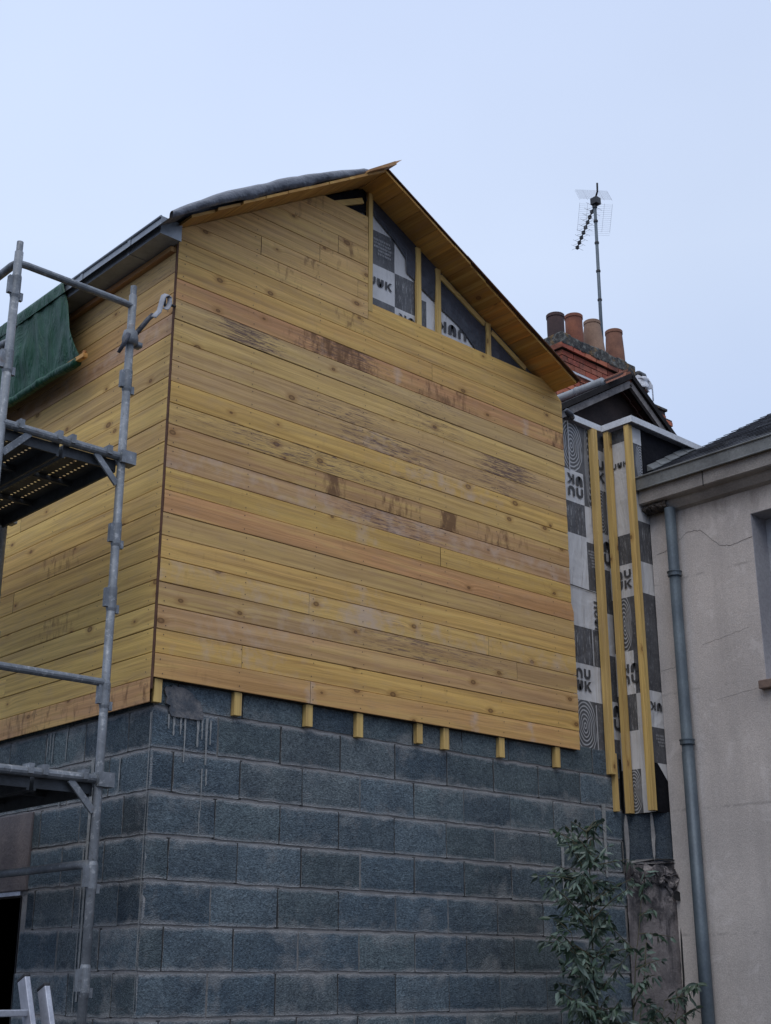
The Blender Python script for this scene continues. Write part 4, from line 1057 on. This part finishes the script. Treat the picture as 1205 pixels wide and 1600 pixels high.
PL = thing('plastic_wrapped_cowl', (12.70,6.15,10.46), 'black chimney cowl with torn white plastic flapping round it, right of the four clay pots', 'chimney cowl')
c = MB(); c.tube([(12.70,6.15,10.42),(12.71,6.15,10.52),(12.74,6.10,10.62),(12.68,6.08,10.68),(12.55,6.05,10.66),(12.47,6.02,10.60)], [.075,.08,.085,.08,.075,.08], 12); c.build('cowl', 'blackplastic', PL, smooth=True)
c = MB()
def bag(u, v):
    a = -3.1 + 3.6*u; r_ = .13+.05*fn(u*5, v*3)+.06*(1-v)*abs(sin(u*5)); return (12.56 + r_*cos(a)*1.1 + .04*v, 6.05 + r_*sin(a)*.8, 10.40 + .22*v + .05*fn(u*7,v*5,3))
c.grid(bag, 22, 10); c.build('plastic_sheet', 'plasticbag', PL, smooth=True, solid=.003)
c = MB()
def flapb(u, v): return (12.72 + .24*u, 6.03 - .05*sin(u*5), 10.42 + .20*v + .06*sin(u*6+v*2) - .05*u)
c.grid(flapb, 10, 6); c.build('plastic_flap', 'plasticbag', PL, smooth=True, solid=.003)

# aerial on the main chimney
MX, MY = 9.79, 4.62
AE = thing('tv_aerial', (MX, MY, 8.9), 'tall roof television aerial on a grey mast rising behind the chimney pots', 'aerial')
c = MB(); c.tube([(MX-.04, MY, 8.6), (MX, MY, 12.05)], [.026,.022], 12); MS = c.build('mast', 'pipezinc', AE, smooth=True)
for z in (10.4,10.85,11.3,11.65,11.88):
    c = MB(); c.tube([(MX-.012*(12.05-z), MY, z), (MX-.012*(12.05-z), MY, z+.025)], .032, 10)
    c.build('tape_band', 'blackplastic', MS)
bd = Vector((.62,.785,0)).normalized(); sdv = Vector((bd.y,-bd.x,0)); A0 = Vector((MX, MY-.03, 11.98))
c = MB(); c.tube([A0 - bd*.05, A0 + bd*1.27], .011, 8); c.box(MX-.05,MX+.05,MY-.07,MY+.04,11.93,12.03); c.tube([(MX,MY,12.0),(MX-.03,MY-.08,12.10),(MX-.05,MY-.10,12.22)], .014, 8)
for i in range(9):
    p = A0 + bd*(.14+.141*i); c.box(p.x-.020,p.x+.020,p.y-.020,p.y+.020,p.z-.022,p.z+.024)
c.build('boom', 'blackplastic', AE)
for i in range(9):
    c = MB(); p = A0 + bd*(.14+.141*i)
    for a in (-28, 28, 152, 208):
        q = p + (sdv*cos(radians(a)) + Vector((0,0,1))*sin(radians(a)))*(.13-.004*i); c.tube([p, q], .002, 5)
    c.build('director', 'oldzinc', AE)
for s_ in (1, -1):
    c = MB(); phi = radians(52)
    dr_ = bd*cos(phi) + Vector((0,0,s_))*sin(phi); L = .40 if s_ < 0 else .40
    for i in range(17 if s_ < 0 else 15):
        p = A0 + Vector((0,0,.02*s_)) + dr_*(.03 + L*i/15); w_ = .235
        c.tube([p - sdv*w_, p + sdv*w_], .0011, 5)
    for w_ in (-.235,-.12,.12,.235):
        c.tube([A0 + dr_*.03 + sdv*w_, A0 + dr_*(L+.03) + sdv*w_], .0017, 5)
    c.build('reflector_grid', 'alu', AE)

# ================================================================== SCAFFOLD
SC = thing('scaffold', (-.57, .6, 0), 'galvanised scaffold tower with perforated steel decks against the left timber wall', 'scaffold')
XO, XI, YF, RT = -.89, -.25, 0., .0205
def zz_(p, q, r_, n=12): return (p, q, r_, n)
def standard(x, y, top, joints):
    s = MB(); s.tube([(x,y,0),(x,y,top)], RT, 16); o = s.build('standard', 'galv', SC, smooth=True)
    for z in joints:
        j = MB()
        j.lathe((x,y,z), [(RT,-.07),(RT+.004,-.055),(RT+.004,.045),(RT,.06)], 16)
        j.box(x-.040,x-.020,y-.012,y+.012,z-.05,z+.04); j.box(x+.020,x+.038,y-.01,y+.01,z-.075,z-.035)
        j.build('collar', 'galv', o)
    j = MB(); j.lathe((x,y,top), [(RT*.78,-.03),(RT*.78,.055),(.006,.06)], 12); j.build('spigot', 'galv', o)
    return o
standard(XI, YF, 4.90, (4.43,3.62,3.30,2.84,2.03,1.60,.9,.3))
standard(XO, YF, 4.90, (4.72,4.33,3.56,3.1,2.7,2.03,1.3,.5))
standard(XI, 1.20, 3.96, (3.4,2.84,2.0,.9)); standard(XO, 1.20, 4.90, (4.43,3.4,2.84,2.0,.9))
for y in (YF, 1.20):
    for z, nm in ((4.84,'guard_rail'),(4.01,'transom'),(2.89,'guard_rail'),(2.45,'transom')):
        s = MB()
        if nm == 'guard_rail' and z > 4 and y > 1: continue
        if nm == 'guard_rail' and z > 4:
            s.tube([(XO,y,z),(XO+.05,y,z+.004),(XI-.05,y,z+.004),(XI,y,z-.0),(XI+.001,y,z-.05)], [.018,.018,.018,.020,.019], 12)
        else: s.tube([(XO,y,z),(XI,y,z)], .0185 if nm == 'guard_rail' else .021, 12)
        if nm == 'transom':
            for x in (XI+.012,): s.box(x-.03,x+.05,y-.035,y+.03,z-.035,z+.03)
            s.tube([(XI-.02,y,z),(XI+.05,y,z)], .031, 10)
            for x in (XO+.09,XO+.29,XO+.36,XI-.08): s.box(x-.012,x+.012,y-.030,y+.034,z-.01,z+.034)
        s.build(nm, 'galv', SC, smooth=False)
        if nm == 'transom':
            for xa, xb in ((XI-.145, XI-.018),(XO+.145, XO+.018)):
                s = MB(); s.bar((xa,y,z-.015),(xb,y,z-.145),.012,.032); s.build('brace', 'galv', SC, bevel=.002)
for x in (XO, XI):
    for z in ((4.84,4.42) if x == XO else ()):
        s = MB(); s.tube([(x,YF,z),(x,YF+.06,z+.01),(x,1.17,z+.01),(x,1.2,z)], .020, 12); s.build('guard_rail', 'galv', SC, smooth=True)
s = MB(); s.tube([(XI,YF,2.05),(XI,.03,2.075),(XI,.10,2.082),(XI,1.2,2.082)], [.030,.026,.0195,.0195], 12); s.build('ledger', 'galv', SC, smooth=True)
# perforated decks
def deck(x0, x1, y0, y1, z):
    s = MB(); nx, ny = 7, int((y1-y0-.10)/.036)
    mx, my = .035, .05
    s.box(x0, x0+.012, y0, y1, z-.065, z); s.box(x1-.012, x1, y0, y1, z-.065, z)
    s.box(x0+.012, x1-.012, y0, y0+.012, z-.055, z-.004); s.box(x0+.012, x1-.012, y1-.012, y1, z-.055, z-.004)
    for y in (y0+.4, y0+.8): s.box(x0+.012, x1-.012, y, y+.02, z-.03, z-.006)
    def strip(a, b_, c_, d_): s.poly([(a,c_,z-.003),(b_,c_,z-.003),(b_,d_,z-.003),(a,d_,z-.003)])
    strip(x0+.012, x0+mx, y0, y1); strip(x1-mx, x1-.012, y0, y1); strip(x0+mx, x1-mx, y0, y0+my); 
    cw = (x1-x0-2*mx)/nx; cl_ = .036; yy = y0+my
    for j in range(ny):
        for i in range(nx):
            a, b_ = x0+mx+cw*i, x0+mx+cw*(i+1); c_, d_ = yy+cl_*j, yy+cl_*(j+1)
            if i % 2 == 1:
                # octagonal hole
                cxh, cyh = (a+b_)/2, (c_+d_)/2; r_ = .0072
                out = [(a,c_),(cxh,c_),(b_,c_),(b_,cyh),(b_,d_),(cxh,d_),(a,d_),(a,cyh)]
                inn = [(cxh+r_*cos(radians(225+45*k)), cyh+r_*sin(radians(225+45*k))) for k in range(8)]
                for k in range(8):
                    s.poly([(*out[k],z-.003),(*out[(k+1)%8],z-.003),(*inn[(k+1)%8],z-.003),(*inn[k],z-.003)])
            else: strip(a, b_, c_, d_)
    strip(x0+mx, x1-mx, yy+cl_*ny, y1)
    s.build('deck_plank', 'deckmetal', SC)
for z in (4.00, 2.44):
    deck(XO+.03, XO+.315, .026, 1.17, z); deck(XI-.305, XI-.015, .026, 1.17, z)
    deck(XO+.03, XO+.315, 1.23, 2.6, z); deck(XI-.305, XI-.015, 1.23, 2.6, z)

# wall tie with webbing loop
TI = thing('scaffold_wall_tie', (-.25,0,4.68), 'dark tie bar with pale looped webbing joining the scaffold pole to the boards', 'scaffold tie')
s = MB(); s.tube([(XI+.02,-.01,4.68),(-.155,-.005,4.80),(-.13,-.004,4.832)], .013, 10); s.tube([(XI-.06,.0,4.56),(XI-.04,-.02,4.62),(XI-.025,-.025,4.665)], [.009,.013,.015], 8)
s.build('tie_bar', 'flap', TI, smooth=True)
s = MB(); s.lathe((XI,0,4.655), [(RT+.001,-.035),(RT+.018,-.03),(RT+.022,.0),(RT+.014,.04),(RT+.001,.045)], 16); s.box(XI+.03,XI+.062,-.02,.02,4.62,4.645); s.build('coupler', 'galv', TI, smooth=True)
s = MB()
def web(u, v):
    pts = [(-.150,4.805),(-.118,4.85),(-.108,4.90),(-.098,4.945),(-.078,4.963),(-.060,4.955),(-.057,4.925),(-.068,4.89),(-.085,4.875)]
    t = u*(len(pts)-1); i = min(int(t), len(pts)-2); f_ = t-i
    x = pts[i][0]*(1-f_)+pts[i+1][0]*f_; z = pts[i][1]*(1-f_)+pts[i+1][1]*f_
    return (x + .018*v - .006, -.03 - .018*v, z - .010*v)
s.grid(web, 24, 3); s.build('webbing', 'strap', TI, smooth=True, solid=.004)
s = MB(); s.tube([(-.060+.020*cos(a), -.02+.02*cos(a)*.5, 4.925+.038*sin(a)) for a in [k_*2*pi/16 for k_ in range(17)]], .007, 8, caps=False); s.tube([(-.04,-.01,4.925),(-.0005,-.01,4.925)], .008, 8); s.build('eye_ring', 'blackplastic', TI, smooth=True)

# green tarpaulin hung over the gutter
TP = thing('green_tarpaulin', (-.16, 1.8, 4.8), 'dark green tarpaulin hanging over the grey gutter on the left timber wall', 'tarpaulin')
s = MB()
def tf(u, v):
    # v: 0 bottom hem .. 1 over the gutter onto the roof
    y = .74 + .20*min(1, v*1.25) + 2.6*u
    f_ = .020*fn(y*7, v*1.2) + .012*fn(y*17, v*2.5) + .010*sin(y*11+v*2+2*fn(y*2,v*3))
    if v < .8:
        t = v/.8; z = 4.86 + .02*fn(y*2, 0) + (5.408-4.86)*t; x = -.105 - .055*t**.7 - abs(f_)*(.5+.9*sin(pi*t)) 
    else:
        t = (v-.8)/.2; z = 5.412 + .015*sin(pi*min(1,t*3)) + max(0, t-.3)*.25; x = -.165 + .5*t
    return (x, y, z)
s.grid(tf, 110, 36); s.build('sheet', 'tarp', TP, smooth=True, solid=.003)
s = MB()
n = 70; s.tube([(-.125+.006*fn(k_*.4), .76+2.6*k_/n, 4.850+.02*fn((.74+2.6*k_/n)*2,0)+.003*fn(k_*.6,3)) for k_ in range(n+1)], [.026+.006*fn(k_*.5,9) for k_ in range(n+1)], 10); s.build('rolled_hem', 'tarp', TP, smooth=True)
s = MB(); s.box(-.135,-.108,.68,3.3,4.842,4.866,0,(.62,.36,.12),1); s.tube([(-.125,.70,4.84),(-.12,.695,4.885)], .010, 6, 0, (.35,.16,.06)); s.build('hem_lath', 'wood', TP)

# ladder at the lower left
LD = thing('aluminium_ladder', (-.75, -.93, 0), 'top of a leaning aluminium ladder by the dark door opening, lower left', 'ladder')
def lp(z, off=0): return -.93 + z*.455 + off      # y along the lean
LY = Vector((0, .455, 1)).normalized()
for x, off, top in ((-.645,0,1.60),(-1.03,0,1.60),(-.590,-.05,1.565),(-1.085,-.05,1.565)):
    s = MB(); s.bar((x, lp(0,off), 0), (x, lp(top,off), top), .024, .062, up=(0,1,0)); s.build('ladder_rail', 'alu', LD, bevel=.003)
    s = MB(); s.bar((x, lp(top,off)-.0005, top-.002), (x, lp(top+.012,off), top+.012), .027, .066, up=(0,1,0)); s.build('end_cap', 'blackplastic', LD, bevel=.004)
for i in range(6):
    z = 1.475-.27*i; s = MB(); s.bar((-1.03,lp(z)-.004,z),(-.632,lp(z)-.004,z),.034,.026); s.build('rung', 'alu', LD, bevel=.004)
    z = 1.36-.27*i; s = MB(); s.bar((-1.085,lp(z,-.05),z),(-.59,lp(z,-.05),z),.030,.026); s.build('rung', 'alu', LD, bevel=.004)

# ================================================================== SHRUB
SH = thing('tall_leafy_shrub', (2.62,-.5,0), 'tall narrow-leaved dark green shrub growing against the block wall and old plaster', 'shrub')
random.seed(21)
st = MB(); lf = MB()
def leafadd(p, d, L, w_, tint):
    d = d.normalized(); s_ = d.cross(Vector((random.uniform(-1,1),random.uniform(-1,1),random.uniform(-.3,1)))).normalized(); n_ = d.cross(s_)
    a = [p, p + d*L*.30 + s_*w_*.5 + n_*w_*.12, p + d*L*.68 + s_*w_*.40 + n_*w_*.05, p + d*L - Vector((0,0,L*.10)), p + d*L*.68 - s_*w_*.40 + n_*w_*.05, p + d*L*.30 - s_*w_*.5 + n_*w_*.12, p + d*L*.5 - n_*w_*.06 - Vector((0,0,L*.02))]
    i = [lf.vert(q) for q in a]
    for f_ in ((0,1,6),(1,2,6),(2,3,6),(3,4,6),(4,5,6),(5,0,6)): lf.face([i[k_] for k_ in f_], 0, tint)
def branch(p0, dirv, L, r0, dens, droop=.3):
    pts = [Vector(p0)]; d = Vector(dirv).normalized(); n = max(4, int(L/.04))
    for k_ in range(n):
        d = (d + Vector((random.uniform(-.12,.12),random.uniform(-.12,.12),random.uniform(-.06,.04) - droop*.1))).normalized(); pts.append(pts[-1]+d*L/n)
    st.tube(pts, [r0*(1-.8*k_/n)+.0008 for k_ in range(n+1)], 6)
    for k_ in range(1, n+1):
        for _ in range(dens):
            if random.random() < .12: continue
            a = random.uniform(0, 2*pi); sd_ = Vector((cos(a), sin(a), random.uniform(-2.0,.15)))
            m_ = random.uniform(.65,1.45); base = random.choice(((.068,.110,.078),(.09,.135,.105),(.050,.088,.050),(.12,.165,.135)))
            leafadd(pts[k_]+sd_*.004, sd_ + d*.5, random.uniform(.036,.080), random.uniform(.013,.026), tuple(c*m_ for c in base))
    return pts
base = Vector((2.62,-.5,0)); tr = [base]
for k_ in range(25): tr.append(tr[-1] + Vector((random.uniform(-.007,.006)-.002, random.uniform(-.006,.006), .095)))
st.tube(tr, [.014-.0005*k_ for k_ in range(26)], 8, 0)
for k_, p in enumerate(tr):
    if k_ < 8: continue
    z = p.z; nb_ = 6 if z < 2.3 else 4
    for _ in range(nb_):
        a = random.uniform(0, 2*pi); reach = .36 if z < 2.15 else .25
        if .95 < z < 1.35: reach *= .75
        branch(p, (cos(a), sin(a)*.7, random.uniform(.2,1.0)), random.uniform(.4,1.1)*reach, .004, 4 if z < 2.25 else 3)
branch(tr[-4], (-.45,0,.8), .33, .003, 2, 0); branch(tr[-3], (.15,0,1), .16, .003, 3)
for a0, b0, L in (((2.66,-.5,.5),(.16,-.05,1),1.55),((2.70,-.48,.4),(.33,.02,1),1.35),((2.60,-.5,.5),(-.14,0,1),1.35),((2.75,-.5,.3),(.45,.05,1),1.3),((2.72,-.46,.2),(.42,-.05,1),1.15),((2.74,-.46,.2),(.50,.0,1),1.5),((2.8,-.46,.2),(.38,.05,1),1.3)):
    pts = [Vector(a0)]; d = Vector(b0).normalized(); n = 16
    for k_ in range(n): pts.append(pts[-1] + (d + Vector((random.uniform(-.08,.08),random.uniform(-.06,.06),0)))*L/n)
    st.tube(pts, [.008-.0004*k_ for k_ in range(n+1)], 6)
    for k_ in range(9, n+1):
        if random.random() < .9:
            a = random.uniform(0, 2*pi); branch(pts[k_], (cos(a), sin(a)*.6, random.uniform(.1,.9)), random.uniform(.12,.26), .003, 4)
st.build('stem', 'bark', SH, smooth=True)
lf.build('foliage', 'leaf', SH)
print('faces', sum(len(o.data.polygons) for o in bpy.data.objects if o.type == 'MESH'))
